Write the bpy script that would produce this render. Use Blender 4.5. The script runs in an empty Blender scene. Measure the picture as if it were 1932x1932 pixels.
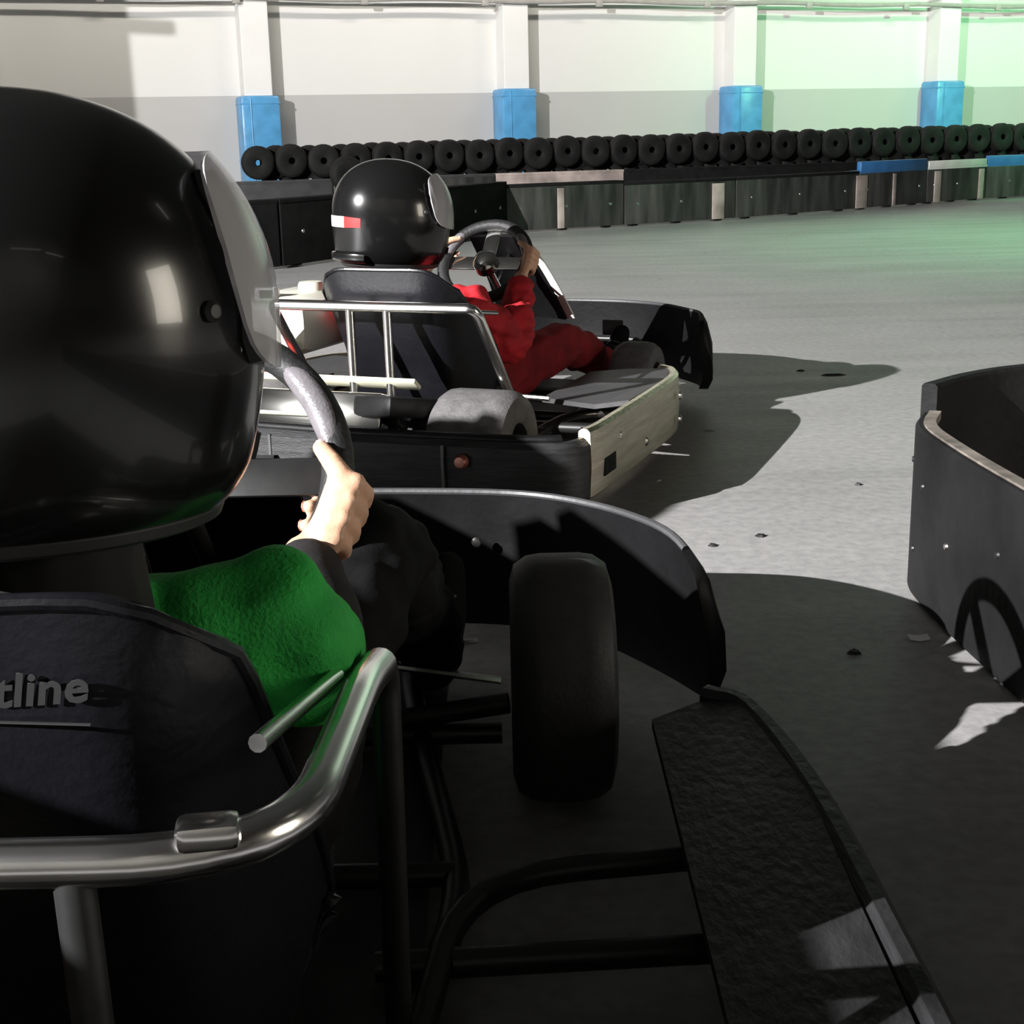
import bpy, bmesh, math, random
from mathutils import Vector, Matrix, noise
random.seed(7)
S = bpy.context.scene
COL = S.collection
PI = math.pi

# ------------------------------------------------------------------ camera
cam_d = bpy.data.cameras.new('camera'); cam = bpy.data.objects.new('camera', cam_d); COL.objects.link(cam)
cam_d.sensor_fit = 'HORIZONTAL'; cam_d.sensor_width = 36.0; cam_d.lens = 36.0 * 2650 / 1932
cam_d.clip_start = 0.02; cam_d.clip_end = 200
_p, _r = math.radians(15.0), math.radians(1.3)
_f = Vector((0, math.cos(_p), -math.sin(_p))); _x = Vector((1, 0, 0)); _u = Vector((0, math.sin(_p), math.cos(_p)))
_x2 = _x * math.cos(_r) - _u * math.sin(_r); _u2 = _x * math.sin(_r) + _u * math.cos(_r)
cam.matrix_world = Matrix(((_x2.x, _u2.x, -_f.x, 0), (_x2.y, _u2.y, -_f.y, 0), (_x2.z, _u2.z, -_f.z, 0.85), (0, 0, 0, 1)))
S.camera = cam
# ------------------------------------------------------------------ world, exposure
W = bpy.data.worlds.new('world'); S.world = W; W.use_nodes = True
W.node_tree.nodes['Background'].inputs[0].default_value = (0.02, 0.022, 0.026, 1)
W.node_tree.nodes['Background'].inputs[1].default_value = 0.6
S.view_settings.view_transform = 'Standard'; S.view_settings.look = 'None'
S.view_settings.exposure = 0.0; S.view_settings.gamma = 1.0; S.view_settings.use_curve_mapping = False
S.cycles.max_bounces = 6; S.cycles.diffuse_bounces = 3; S.cycles.glossy_bounces = 3; S.cycles.transparent_max_bounces = 6
# light levels used by the lamps built further down
FLOOD_POS = (-8.8, -4.1, 4.9); FLOOD_W = 6500.0
HALL_W = 78.0      # each warm hall lamp near the far wall
GREEN_W = 700.0
FILL_W = 62.0   # unseen fill light added at the right
BACK_W = 0.25      # each dim hall lamp over the near track

# ------------------------------------------------------------------ materials
def mat(name, col, rough=0.5, metal=0.0, var=0.0, scale=8.0, bump=0.0, bscale=60.0, coat=0.0, spec=0.5, col2=None, stretch=None):
    m = bpy.data.materials.new(name); m.use_nodes = True
    nt = m.node_tree; b = nt.nodes['Principled BSDF']
    b.inputs['Base Color'].default_value = (*col, 1); b.inputs['Roughness'].default_value = rough
    b.inputs['Metallic'].default_value = metal; b.inputs['Coat Weight'].default_value = coat
    b.inputs['Coat Roughness'].default_value = 0.04
    b.inputs['Specular IOR Level'].default_value = spec
    tc = nt.nodes.new('ShaderNodeTexCoord'); src = tc.outputs['Object']
    if stretch:
        mp = nt.nodes.new('ShaderNodeMapping'); mp.inputs['Scale'].default_value = stretch
        nt.links.new(src, mp.inputs['Vector']); src = mp.outputs['Vector']
    if var > 0:
        n = nt.nodes.new('ShaderNodeTexNoise'); n.inputs['Scale'].default_value = scale; n.inputs['Detail'].default_value = 5
        nt.links.new(src, n.inputs['Vector'])
        r = nt.nodes.new('ShaderNodeValToRGB')
        c2 = col2 or tuple(max(0, c * (1 - var)) for c in col)
        c1 = col if col2 else tuple(min(1, c * (1 + var)) for c in col)
        r.color_ramp.elements[0].color = (*c2, 1); r.color_ramp.elements[1].color = (*c1, 1)
        r.color_ramp.elements[0].position = 0.3; r.color_ramp.elements[1].position = 0.7
        nt.links.new(n.outputs['Fac'], r.inputs['Fac']); nt.links.new(r.outputs['Color'], b.inputs['Base Color'])
    if bump > 0:
        n2 = nt.nodes.new('ShaderNodeTexNoise'); n2.inputs['Scale'].default_value = bscale; n2.inputs['Detail'].default_value = 4
        nt.links.new(src, n2.inputs['Vector'])
        bp = nt.nodes.new('ShaderNodeBump'); bp.inputs['Strength'].default_value = bump; bp.inputs['Distance'].default_value = 0.01
        nt.links.new(n2.outputs['Fac'], bp.inputs['Height']); nt.links.new(bp.outputs['Normal'], b.inputs['Normal'])
    return m

def emit(name, col, strength):
    m = bpy.data.materials.new(name); m.use_nodes = True
    b = m.node_tree.nodes['Principled BSDF']; b.inputs['Base Color'].default_value = (*col, 1)
    b.inputs['Emission Color'].default_value = (*col, 1); b.inputs['Emission Strength'].default_value = strength
    m.cycles.emission_sampling = 'NONE'   # the lamp's own area light does the lighting
    return m

def floor_mat():
    m = bpy.data.materials.new('painted_concrete'); m.use_nodes = True
    nt = m.node_tree; b = nt.nodes['Principled BSDF']; L = nt.links.new
    tc = nt.nodes.new('ShaderNodeTexCoord')
    def nz(sc, det, st=None):
        n = nt.nodes.new('ShaderNodeTexNoise'); n.inputs['Scale'].default_value = sc; n.inputs['Detail'].default_value = det
        if st:
            mp = nt.nodes.new('ShaderNodeMapping'); mp.inputs['Scale'].default_value = st; L(tc.outputs['Object'], mp.inputs['Vector']); L(mp.outputs['Vector'], n.inputs['Vector'])
        else: L(tc.outputs['Object'], n.inputs['Vector'])
        return n
    def ramp(n, a, c, p0, p1):
        r = nt.nodes.new('ShaderNodeValToRGB'); r.color_ramp.elements[0].color = (*a, 1); r.color_ramp.elements[1].color = (*c, 1)
        r.color_ramp.elements[0].position = p0; r.color_ramp.elements[1].position = p1; L(n.outputs['Fac'], r.inputs['Fac']); return r
    base = ramp(nz(1.1, 6), (0.312, 0.308, 0.303), (0.375, 0.372, 0.37), 0.3, 0.7)
    fine = ramp(nz(38, 5), (0.82, 0.82, 0.82), (1.12, 1.11, 1.09), 0.3, 0.7)
    mark = ramp(nz(1.6, 8, (0.35, 2.2, 1)), (0.86, 0.86, 0.85), (1, 1, 1), 0.33, 0.5)
    vor = nt.nodes.new('ShaderNodeTexVoronoi'); vor.inputs['Scale'].default_value = 2.3; L(tc.outputs['Object'], vor.inputs['Vector'])
    spot = nt.nodes.new('ShaderNodeValToRGB'); spot.color_ramp.elements[0].color = (0.35, 0.35, 0.35, 1); spot.color_ramp.elements[1].color = (1, 1, 1, 1)
    spot.color_ramp.elements[0].position = 0.03; spot.color_ramp.elements[1].position = 0.05; L(vor.outputs['Distance'], spot.inputs['Fac'])
    prev = base.outputs['Color']
    for k in (fine, mark, spot):
        mx = nt.nodes.new('ShaderNodeMixRGB'); mx.blend_type = 'MULTIPLY'; mx.inputs[0].default_value = 1
        L(prev, mx.inputs[1]); L(k.outputs['Color'], mx.inputs[2]); prev = mx.outputs['Color']
    L(prev, b.inputs['Base Color'])
    rr = nt.nodes.new('ShaderNodeMapRange'); rr.inputs['To Min'].default_value = 0.36; rr.inputs['To Max'].default_value = 0.6
    L(nz(2.5, 4, (0.5, 2, 1)).outputs['Fac'], rr.inputs['Value']); L(rr.outputs['Result'], b.inputs['Roughness'])
    bp = nt.nodes.new('ShaderNodeBump'); bp.inputs['Strength'].default_value = 0.12; bp.inputs['Distance'].default_value = 0.004
    L(nz(90, 3).outputs['Fac'], bp.inputs['Height']); L(bp.outputs['Normal'], b.inputs['Normal'])
    b.inputs['Specular IOR Level'].default_value = 0.35
    return m

def wall_mat():
    # white upper wall over a grey painted dado 1.39 m high
    m = bpy.data.materials.new('two_tone_wall_paint'); m.use_nodes = True
    nt = m.node_tree; b = nt.nodes['Principled BSDF']; L = nt.links.new
    tc = nt.nodes.new('ShaderNodeTexCoord'); sp = nt.nodes.new('ShaderNodeSeparateXYZ'); L(tc.outputs['Object'], sp.inputs[0])
    g = nt.nodes.new('ShaderNodeMath'); g.operation = 'GREATER_THAN'; g.inputs[1].default_value = 1.39; L(sp.outputs['Z'], g.inputs[0])
    n = nt.nodes.new('ShaderNodeTexNoise'); n.inputs['Scale'].default_value = 1.5; n.inputs['Detail'].default_value = 5; L(tc.outputs['Object'], n.inputs['Vector'])
    mx = nt.nodes.new('ShaderNodeMixRGB'); mx.inputs[1].default_value = (0.445, 0.44, 0.435, 1); mx.inputs[2].default_value = (0.67, 0.665, 0.65, 1); L(g.outputs[0], mx.inputs[0])
    r = nt.nodes.new('ShaderNodeValToRGB'); r.color_ramp.elements[0].color = (0.95, 0.95, 0.94, 1); r.color_ramp.elements[1].color = (1, 1, 1, 1); L(n.outputs['Fac'], r.inputs['Fac'])
    m2 = nt.nodes.new('ShaderNodeMixRGB'); m2.blend_type = 'MULTIPLY'; m2.inputs[0].default_value = 1; L(mx.outputs[0], m2.inputs[1]); L(r.outputs[0], m2.inputs[2])
    L(m2.outputs[0], b.inputs['Base Color']); b.inputs['Roughness'].default_value = 0.6
    return m

def glass_mat():
    m = bpy.data.materials.new('clear_visor'); m.use_nodes = True
    nt = m.node_tree; b = nt.nodes['Principled BSDF']; out = nt.nodes['Material Output']
    b.inputs['Base Color'].default_value = (0.68, 0.67, 0.69, 1); b.inputs['Roughness'].default_value = 0.1; b.inputs['Specular IOR Level'].default_value = 1.0
    t = nt.nodes.new('ShaderNodeBsdfTransparent'); t.inputs[0].default_value = (0.8, 0.8, 0.82, 1)
    mx = nt.nodes.new('ShaderNodeMixShader'); mx.inputs[0].default_value = 0.45
    nt.links.new(t.outputs[0], mx.inputs[1]); nt.links.new(b.outputs[0], mx.inputs[2]); nt.links.new(mx.outputs[0], out.inputs['Surface'])
    return m

def steel_mat():
    # worn brushed sheet steel: long scratches along the panel
    m = mat('brushed_steel_sheet', (0.88, 0.77, 0.58), 0.24, 1.0, 0.2, 6, 0.25, 40, stretch=(1.5, 1.2, 14))
    return m

M = dict(
    floor=floor_mat(), wall=wall_mat(), white=mat('white_plaster', (0.68, 0.675, 0.66), 0.65, var=0.04, scale=2),
    dark_wall=mat('grey_hall_wall', (0.07, 0.07, 0.07), 0.8, var=0.15, scale=1), ceiling=mat('dark_ceiling', (0.05, 0.05, 0.05), 0.9, var=0.1),
    conduit=mat('grey_conduit', (0.33, 0.32, 0.3), 0.5, var=0.1), pad=mat('blue_vinyl', (0.075, 0.27, 0.50), 0.32, var=0.18, scale=5, bump=0.3, bscale=9),
    rubber=mat('black_rubber', (0.012, 0.012, 0.0125), 0.6, var=0.3, scale=30, bump=0.2, bscale=120),
    oldrubber=mat('dusty_rubber', (0.008, 0.0078, 0.0075), 0.75, spec=0.25, var=0.45, scale=9, bump=0.2, bscale=60),
    shaded_rubber=mat('shaded_slick_tyre', (0.026, 0.025, 0.025), 0.6, var=0.25, scale=40, bump=0.08, bscale=160),  # near kart's shade put into a darker copy of the tyre rubber
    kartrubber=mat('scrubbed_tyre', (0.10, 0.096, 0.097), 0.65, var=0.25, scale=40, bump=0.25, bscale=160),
    black=mat('black_plastic', (0.006, 0.006, 0.0065), 0.5, var=0.3, scale=12, bump=0.1, bscale=50, spec=0.18),
    greyplastic=mat('dark_grey_plastic', (0.045, 0.045, 0.047), 0.5, var=0.2, scale=10, bump=0.1, bscale=60),
    scuffed=mat('scuffed_black_panel', (0.018, 0.018, 0.019), 0.48, var=0.6, scale=7, bump=0.25, bscale=40, spec=0.3, stretch=(1.5, 1.2, 14)),
    seat=mat('black_seat_shell', (0.006, 0.006, 0.008), 0.33, var=0.2, scale=20, bump=0.08, bscale=120),
    helmet=mat('gloss_black_shell', (0.006, 0.006, 0.006), 0.2, coat=0.25, var=0.1, scale=4, spec=0.4),
    trim=mat('satin_black_trim', (0.012, 0.012, 0.012), 0.55, var=0.1), lining=mat('black_lining', (0.004, 0.004, 0.004), 0.9, var=0.2, scale=60),
    chrome=mat('chrome_tube', (0.80, 0.79, 0.77), 0.2, 1.0, var=0.06, scale=20), polished=mat('polished_plate', (0.7, 0.7, 0.66), 0.1, 1.0, var=0.1, scale=8),
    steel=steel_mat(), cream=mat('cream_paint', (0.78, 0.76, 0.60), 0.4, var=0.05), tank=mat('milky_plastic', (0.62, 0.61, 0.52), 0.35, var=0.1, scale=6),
    red=mat('red_enamel', (0.35, 0.02, 0.015), 0.35, var=0.2), frame=mat('black_tube', (0.012, 0.012, 0.012), 0.4, var=0.2, scale=20),
    iron=mat('dark_iron', (0.05, 0.05, 0.05), 0.45, 0.8, var=0.3, scale=20), visor=glass_mat(),
    skin=mat('skin', (0.62, 0.36, 0.24), 0.5, var=0.1, scale=20, bump=0.1, bscale=150), nail=mat('nail', (0.7, 0.42, 0.36), 0.3, var=0.05),
    lips=mat('lips', (0.42, 0.14, 0.12), 0.5, var=0.05), eyewhite=mat('eye', (0.8, 0.8, 0.78), 0.2, var=0.02), iris=mat('iris', (0.04, 0.02, 0.01), 0.2, var=0.05),
    green=mat('green_jersey', (0.018, 0.36, 0.05), 0.85, var=0.25, scale=14, bump=0.3, bscale=300), redpants=mat('dark_red_trousers', (0.22, 0.005, 0.009), 0.85, var=0.3, scale=14, bump=0.3, bscale=300), redcloth=mat('red_jersey', (0.44, 0.008, 0.016), 0.8, var=0.3, scale=14, bump=0.3, bscale=300),
    blackcloth=mat('black_cloth', (0.006, 0.006, 0.0065), 0.9, var=0.3, scale=30, spec=0.15, bump=0.08, bscale=300), greycloth=mat('charcoal_cuff', (0.02, 0.0195, 0.02), 0.9, var=0.2, scale=30, spec=0.2, bump=0.08, bscale=300),
    grip=mat('grey_leather', (0.15, 0.14, 0.15), 0.3, var=0.12, scale=60, bump=0.15, bscale=300), stickerw=mat('white_sticker', (0.8, 0.8, 0.78), 0.4, var=0.03), stickerr=mat('red_sticker', (0.75, 0.02, 0.02), 0.4, var=0.05),
    grey_text=mat('grey_print', (0.018, 0.018, 0.018), 0.6, var=0.05), lamp=emit('lamp_lens', (1, 0.98, 0.94), 4.0), greenlamp=emit('green_lens', (0.2, 1, 0.35), 6.0), panel=emit('fill_diffuser', (1, 0.92, 0.76), 3.0), warmlamp=emit('warm_diffuser', (1, 0.93, 0.8), 1.5),
    barrier=mat('scuffed_grey_board', (0.035, 0.035, 0.032), 0.42, var=0.65, scale=3.2, bump=0.1, stretch=(3, 3, 0.5)), ledge=mat('black_ledge', (0.009, 0.009, 0.009), 0.85, var=0.3, spec=0.1),
    pinkboard=mat('worn_pale_board', (0.36, 0.30, 0.27), 0.6, var=0.45, scale=4), blue_cap=mat('blue_cap_paint', (0.03, 0.13, 0.32), 0.45, var=0.2, scale=5), white_cap=mat('white_cap_paint', (0.62, 0.62, 0.58), 0.45, var=0.15, scale=5),
    island=mat('black_rubber_board', (0.008, 0.008, 0.0085), 0.65, spec=0.2, var=0.55, scale=5, bump=0.3, bscale=30), dirt=mat('brown_dusty_floor', (0.055, 0.046, 0.038), 0.8, var=0.3, scale=4), bolt=mat('zinc_bolt', (0.6, 0.58, 0.55), 0.3, 1.0, var=0.1),
    rust=mat('copper_reflector', (0.25, 0.08, 0.05), 0.35, 0.3, var=0.3), paper=mat('paper_scrap', (0.8, 0.8, 0.8), 0.8, var=0.05), worn_edge=mat('worn_pale_edge', (0.16, 0.14, 0.12), 0.6, var=0.6, scale=20),
)

# ------------------------------------------------------------------ mesh helpers
class MB:
    def __init__(s): s.v = []; s.f = []; s.m = []
    def add(s, vs, fs, mi=0):
        o = len(s.v); s.v += [tuple(v) for v in vs]; s.f += [tuple(i + o for i in f) for f in fs]; s.m += [mi] * len(fs); return s
    def box(s, c, d, rot=None, bev=0.0, mi=0):
        bm = bmesh.new(); bmesh.ops.create_cube(bm, size=1)
        for v in bm.verts: v.co = Vector((v.co.x * d[0], v.co.y * d[1], v.co.z * d[2]))
        if bev > 0: bmesh.ops.bevel(bm, geom=bm.edges[:], offset=bev, segments=2, affect='EDGES', profile=0.5)
        R = rot.to_matrix() if rot is not None and hasattr(rot, 'to_matrix') else (rot or Matrix.Identity(3))
        bm.verts.index_update(); s.add([R @ v.co + Vector(c) for v in bm.verts], [[v.index for v in f.verts] for f in bm.faces], mi); bm.free(); return s
    def tube(s, pts, r, n=12, caps=True, mi=0, closed=False):
        pts = [Vector(p) for p in pts]; N = len(pts); rr = r if isinstance(r, (list, tuple)) else [r] * N
        vs = []; fs = []; prev = None
        for i, p in enumerate(pts):
            a = pts[i - 1] if (i > 0 or closed) else p; b = pts[(i + 1) % N] if (i < N - 1 or closed) else p
            t = (b - a).normalized()
            if prev is None:
                q = Vector((0, 0, 1)) if abs(t.z) < 0.9 else Vector((1, 0, 0)); nx = t.cross(q).normalized()
            else:
                nx = (prev - t * prev.dot(t)).normalized()
            prev = nx; ny = t.cross(nx)
            vs += [p + (nx * math.cos(2 * PI * k / n) + ny * math.sin(2 * PI * k / n)) * rr[i] for k in range(n)]
        for i in range(N if closed else N - 1):
            j = (i + 1) % N
            for k in range(n): fs.append((i * n + k, i * n + (k + 1) % n, j * n + (k + 1) % n, j * n + k))
        if caps and not closed: fs.append(tuple(range(n - 1, -1, -1))); fs.append(tuple((N - 1) * n + k for k in range(n)))
        return s.add(vs, fs, mi)
    def lathe(s, prof, c=(0, 0, 0), axis='Z', n=32, mi=0, closed=False):
        vs = []; fs = []; P = len(prof)
        for k in range(n):
            a = 2 * PI * k / n
            for (r, h) in prof:
                q = (r * math.cos(a), r * math.sin(a), h)
                if axis == 'X': q = (h, r * math.cos(a), r * math.sin(a))
                if axis == 'Y': q = (r * math.sin(a), h, r * math.cos(a))
                vs.append(Vector(q) + Vector(c))
        for k in range(n):
            k2 = (k + 1) % n
            for i in range(P if closed else P - 1):
                j = (i + 1) % P; fs.append((k * P + i, k2 * P + i, k2 * P + j, k * P + j))
        return s.add(vs, fs, mi)
    def grid(s, fn, nu, nv, thick=0.0, mi=0):
        # open sheet fn(u,v)->Vector over [0,1]^2, optionally thickened along its normals
        P = [[Vector(fn(i / nu, j / nv)) for j in range(nv + 1)] for i in range(nu + 1)]
        def idx(i, j): return i * (nv + 1) + j
        fs = [(idx(i, j), idx(i + 1, j), idx(i + 1, j + 1), idx(i, j + 1)) for i in range(nu) for j in range(nv)]
        vs = [P[i][j] for i in range(nu + 1) for j in range(nv + 1)]
        if thick == 0: return s.add(vs, fs, mi)
        ns = []
        for i in range(nu + 1):
            for j in range(nv + 1):
                du = P[min(i + 1, nu)][j] - P[max(i - 1, 0)][j]; dv = P[i][min(j + 1, nv)] - P[i][max(j - 1, 0)]
                ns.append(du.cross(dv).normalized())
        o = len(vs); vs2 = vs + [v - n_ * thick for v, n_ in zip(vs, ns)]
        fs += [tuple(reversed([q + o for q in f])) for f in fs]
        rim = [idx(i, 0) for i in range(nu + 1)] + [idx(nu, j) for j in range(1, nv + 1)] + [idx(i, nv) for i in range(nu - 1, -1, -1)] + [idx(0, j) for j in range(nv - 1, 0, -1)]
        for a, b in zip(rim, rim[1:] + rim[:1]): fs.append((b, a, a + o, b + o))
        return s.add(vs2, fs, mi)
    def band(s, path, prof, zs=None, mi=0, closed=False):
        # horizontal sweep: path of (x,y), prof = closed loop of (offset outward-left, z); zs optional per-point (zscale, zoff)
        N = len(path); P = len(prof); pts = [Vector((p[0], p[1], 0)) for p in path]; vs = []; fs = []
        for i, p in enumerate(pts):
            a = pts[i - 1] if (i > 0 or closed) else p; b = pts[(i + 1) % N] if (i < N - 1 or closed) else p
            t = (b - a).normalized(); n_ = Vector((t.y, -t.x, 0))
            k, o = zs[i] if zs else (1, 0)
            vs += [p + n_ * q[0] + Vector((0, 0, q[1] * k + o)) for q in prof]
        for i in range(N if closed else N - 1):
            j = (i + 1) % N
            for k in range(P): fs.append((i * P + k, j * P + k, j * P + (k + 1) % P, i * P + (k + 1) % P))
        if not closed: fs.append(tuple(range(P))); fs.append(tuple((N - 1) * P + k for k in range(P - 1, -1, -1)))
        return s.add(vs, fs, mi)
    def sphere(s, c, r, n=16, sc=(1, 1, 1), mi=0, R=None):
        vs = []; fs = []; m = n // 2
        for i in range(m + 1):
            th = PI * i / m
            for k in range(n):
                a = 2 * PI * k / n; q = Vector((math.sin(th) * math.cos(a) * sc[0], math.sin(th) * math.sin(a) * sc[1], math.cos(th) * sc[2])) * r
                vs.append((R @ q if R is not None else q) + Vector(c))
        for i in range(m):
            for k in range(n): fs.append((i * n + k, (i + 1) * n + k, (i + 1) * n + (k + 1) % n, i * n + (k + 1) % n))
        return s.add(vs, fs, mi)
    def capsule(s, p0, p1, r0, r1, n=14):
        p0 = Vector(p0); p1 = Vector(p1); d = p1 - p0; L = d.length
        if L < 1e-6: return s.sphere(p0, r0, n)
        t = d / L; pts = []; rr = []
        for a in (-80, -55, -30): pts.append(p0 + t * r0 * math.sin(math.radians(a))); rr.append(r0 * math.cos(math.radians(a)))
        pts.append(p0); rr.append(r0); pts.append(p1); rr.append(r1)
        for a in (30, 55, 80): pts.append(p1 + t * r1 * math.sin(math.radians(a))); rr.append(r1 * math.cos(math.radians(a)))
        return s.tube(pts, rr, n)
    def mesh(s, name, mats, smooth=True):
        me = bpy.data.meshes.new(name); me.from_pydata(s.v, [], s.f); 
        for m_ in (mats if isinstance(mats, (list, tuple)) else [mats]): me.materials.append(m_)
        bm = bmesh.new(); bm.from_mesh(me); bmesh.ops.remove_doubles(bm, verts=bm.verts, dist=1e-6); bmesh.ops.recalc_face_normals(bm, faces=bm.faces); bm.to_mesh(me); bm.free()
        if smooth:
            for p in me.polygons: p.use_smooth = True
        return me
    def build(s, name, mats, parent=None, smooth=True, loc=None, rot=None):
        me = s.mesh(name, mats, smooth)
        if smooth:
            try: me.set_sharp_from_angle(angle=math.radians(38))
            except Exception: pass
        o = bpy.data.objects.new(name, me); COL.objects.link(o)
        if parent is not None: o.parent = parent
        if loc is not None: o.location = loc
        if rot is not None: o.rotation_euler = rot
        return o

def tag(o, label=None, cat=None, group=None, kind=None):
    if label: o['label'] = label
    if cat: o['category'] = cat
    if group: o['group'] = group
    if kind: o['kind'] = kind
    return o
def empty(name, loc=(0, 0, 0), rz=0):
    o = bpy.data.objects.new(name, None); COL.objects.link(o); o.location = loc; o.rotation_euler = (0, 0, rz); o.empty_display_size = 0.1; return o
def copy_tree(o, parent=None):
    c = o.copy(); COL.objects.link(c); c.parent = parent
    for ch in list(o.children): copy_tree(ch, c)
    return c
def smooth_path(pts, rad=0.06, n=6):
    # polyline with rounded corners
    pts = [Vector(p) for p in pts]; out = [pts[0]]
    for i in range(1, len(pts) - 1):
        a, b, c = pts[i - 1], pts[i], pts[i + 1]; r = min(rad, (a - b).length * 0.45, (c - b).length * 0.45)
        p = b + (a - b).normalized() * r; q = b + (c - b).normalized() * r
        for k in range(n + 1):
            t = k / n; out.append(p * (1 - t) ** 2 + b * 2 * t * (1 - t) + q * t * t)
    out.append(pts[-1]); return out
def spline(pts, n=8):
    pts = [Vector(p) for p in pts]; out = []
    P = [pts[0] * 2 - pts[1]] + pts + [pts[-1] * 2 - pts[-2]]
    for i in range(1, len(P) - 2):
        for k in range(n):
            t = k / n; a, b, c, d = P[i - 1], P[i], P[i + 1], P[i + 2]
            out.append(0.5 * ((2 * b) + (c - a) * t + (2 * a - 5 * b + 4 * c - d) * t * t + (3 * b - a - 3 * c + d) * t ** 3))
    out.append(pts[-1]); return out
def remesh(mb, name, mats, voxel, smooth_it=4, fn=None, parent=None):
    me = mb.mesh(name + '_src', mats); o = bpy.data.objects.new(name, me); COL.objects.link(o)
    m1 = o.modifiers.new('remesh', 'REMESH'); m1.mode = 'VOXEL'; m1.voxel_size = voxel; m1.use_smooth_shade = True
    if smooth_it: m2 = o.modifiers.new('smooth', 'SMOOTH'); m2.factor = 0.5; m2.iterations = smooth_it
    dg = bpy.context.evaluated_depsgraph_get(); me2 = bpy.data.meshes.new_from_object(o.evaluated_get(dg))
    o.modifiers.clear(); o.data = me2; bpy.data.meshes.remove(me); me2.name = name
    if fn:
        cos = [v.co.copy() for v in me2.vertices]; ns = [v.normal.copy() for v in me2.vertices]
        for v, c, n_ in zip(me2.vertices, cos, ns): v.co = fn(c, n_)
    me2.materials.clear()
    for m_ in (mats if isinstance(mats, (list, tuple)) else [mats]): me2.materials.append(m_)
    for p in me2.polygons: p.use_smooth = True; p.material_index = 0
    if parent is not None: o.parent = parent
    return o
def area_light(name, loc, rot, size, energy, col, sy=None, parent=None):
    d = bpy.data.lights.new(name, 'AREA'); d.energy = energy; d.color = col; d.size = size
    if sy: d.shape = 'RECTANGLE'; d.size_y = sy
    o = bpy.data.objects.new(name, d); COL.objects.link(o); o.location = loc; o.rotation_euler = rot
    if parent is not None: o.parent = parent
    return o
def look(d, up='Y'): return Vector(d).to_track_quat('-Z', 'Y').to_euler()

# ================================================================== THE HALL
def wy(X): return 19.0 + 0.36 * X
WD = Vector((0.9409, 0.3387, 0)); WN = Vector((0.3387, -0.9409, 0)); WANG = math.atan2(0.36, 1)
tag(MB().box((0, 10, -0.1), (34, 34, 0.2)).build('floor', M['floor'], smooth=False), kind='structure')
wc = Vector((2.0, wy(2.0), 0)) - WN * 0.15
tag(MB().box((0, 0, 2.8), (30, 0.3, 5.6)).build('wall_back', M['wall'], smooth=False, loc=wc, rot=(0, 0, WANG)), kind='structure')
tag(MB().box((-12, 6, 2.8), (0.3, 26, 5.6)).build('wall_left', M['dark_wall'], smooth=False), kind='structure')
tag(MB().box((15, 8, 2.8), (0.3, 32, 5.6)).build('wall_right', M['dark_wall'], smooth=False), kind='structure')
tag(MB().box((1.5, -7, 2.8), (27, 0.3, 5.6)).build('wall_front', M['wall'], smooth=False), kind='structure')
tag(MB().box((1.5, 9, 5.65), (27.3, 33, 0.1)).build('ceiling', M['ceiling'], smooth=False), kind='structure')
# pillars against the far wall, each with a blue padded wrap
PX = (-6.14, -3.03, 0.09, 3.19, 6.28, 9.4)
for i, X in enumerate(PX):
    c = Vector((X, wy(X), 0)) + WN * 0.14
    tag(MB().box((0, 0, 2.8), (0.34, 0.30, 5.6), bev=0.01).build('trim_%d' % (i + 1), M['white'], smooth=False, loc=c, rot=(0, 0, WANG)), kind='structure')
pad_labels = {1: 'blue vinyl pillar pad nearest the big black helmet, leftmost of four', 2: 'blue vinyl pillar pad above the tyres, second from the left',
              3: 'blue vinyl pillar pad with a pale right half, third from the left', 4: 'teal-lit vinyl pillar pad at the right in the green light'}
for i in range(1, 5):
    X = PX[i]; t = empty('pillar_pad', Vector((X, wy(X), 0)) + WN * 0.16, WANG); tag(t, pad_labels[i], 'pad', 'blue pads around the far pillars')
    top = (1.38, 1.43, 1.435, 1.47)[i - 1]
    MB().box((0, -0.02, (top + 0.2) / 2), (0.47, 0.40, top - 0.2), bev=0.035).build('padding', M['pad'], t)
    MB().box((0, -0.02, top - 0.09), (0.478, 0.408, 0.025), bev=0.008).build('strap', M['pad'], t)
    MB().box((0, -0.02, 0.62), (0.478, 0.408, 0.025), bev=0.008).build('strap', M['pad'], t)
    MB().tube([(-0.12, -0.222, 0.25), (-0.12, -0.224, top - 0.03)], 0.008, 8).build('seam', M['pad'], t)
# conduit along the wall
cz = 2.485
cn = empty('conduit', Vector((2, wy(2), 0)) + WN * 0.33, WANG); tag(cn, 'thin grey conduit running along the top of the far wall', 'pipe')
pts = [(-11 + 0.5 * k, 0, cz + 0.012 * math.sin(k * 1.3)) for k in range(45)]
MB().tube(pts, 0.028, 8).build('pipe', M['conduit'], cn)
for k in range(14):
    MB().box((-10.2 + 1.55 * k, -0.01, cz - 0.02), (0.09, 0.05, 0.09), bev=0.01).build('clip', M['conduit'], cn)
MB().tube([(-11, 0.04, cz + 0.10), (11, 0.04, cz + 0.10)], 0.02, 6).build('cable', M['white'], cn)
# unseen column added off to the left to shade the end of the wall
hc = empty('shade_column', (-7.253, 5.2, 0)); tag(hc, 'unseen square column added to shade the end of the far wall', 'column')
MB().box((0, 0, 2.8), (0.66, 0.4, 5.6), bev=0.02).build('shaft', M['dark_wall'], hc)
MB().box((0.445, 0, 3.73), (0.24, 0.05, 0.07), bev=0.01).build('bracket', M['conduit'], hc)  # added for the bar-shaped shadow it throws on the far wall

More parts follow.
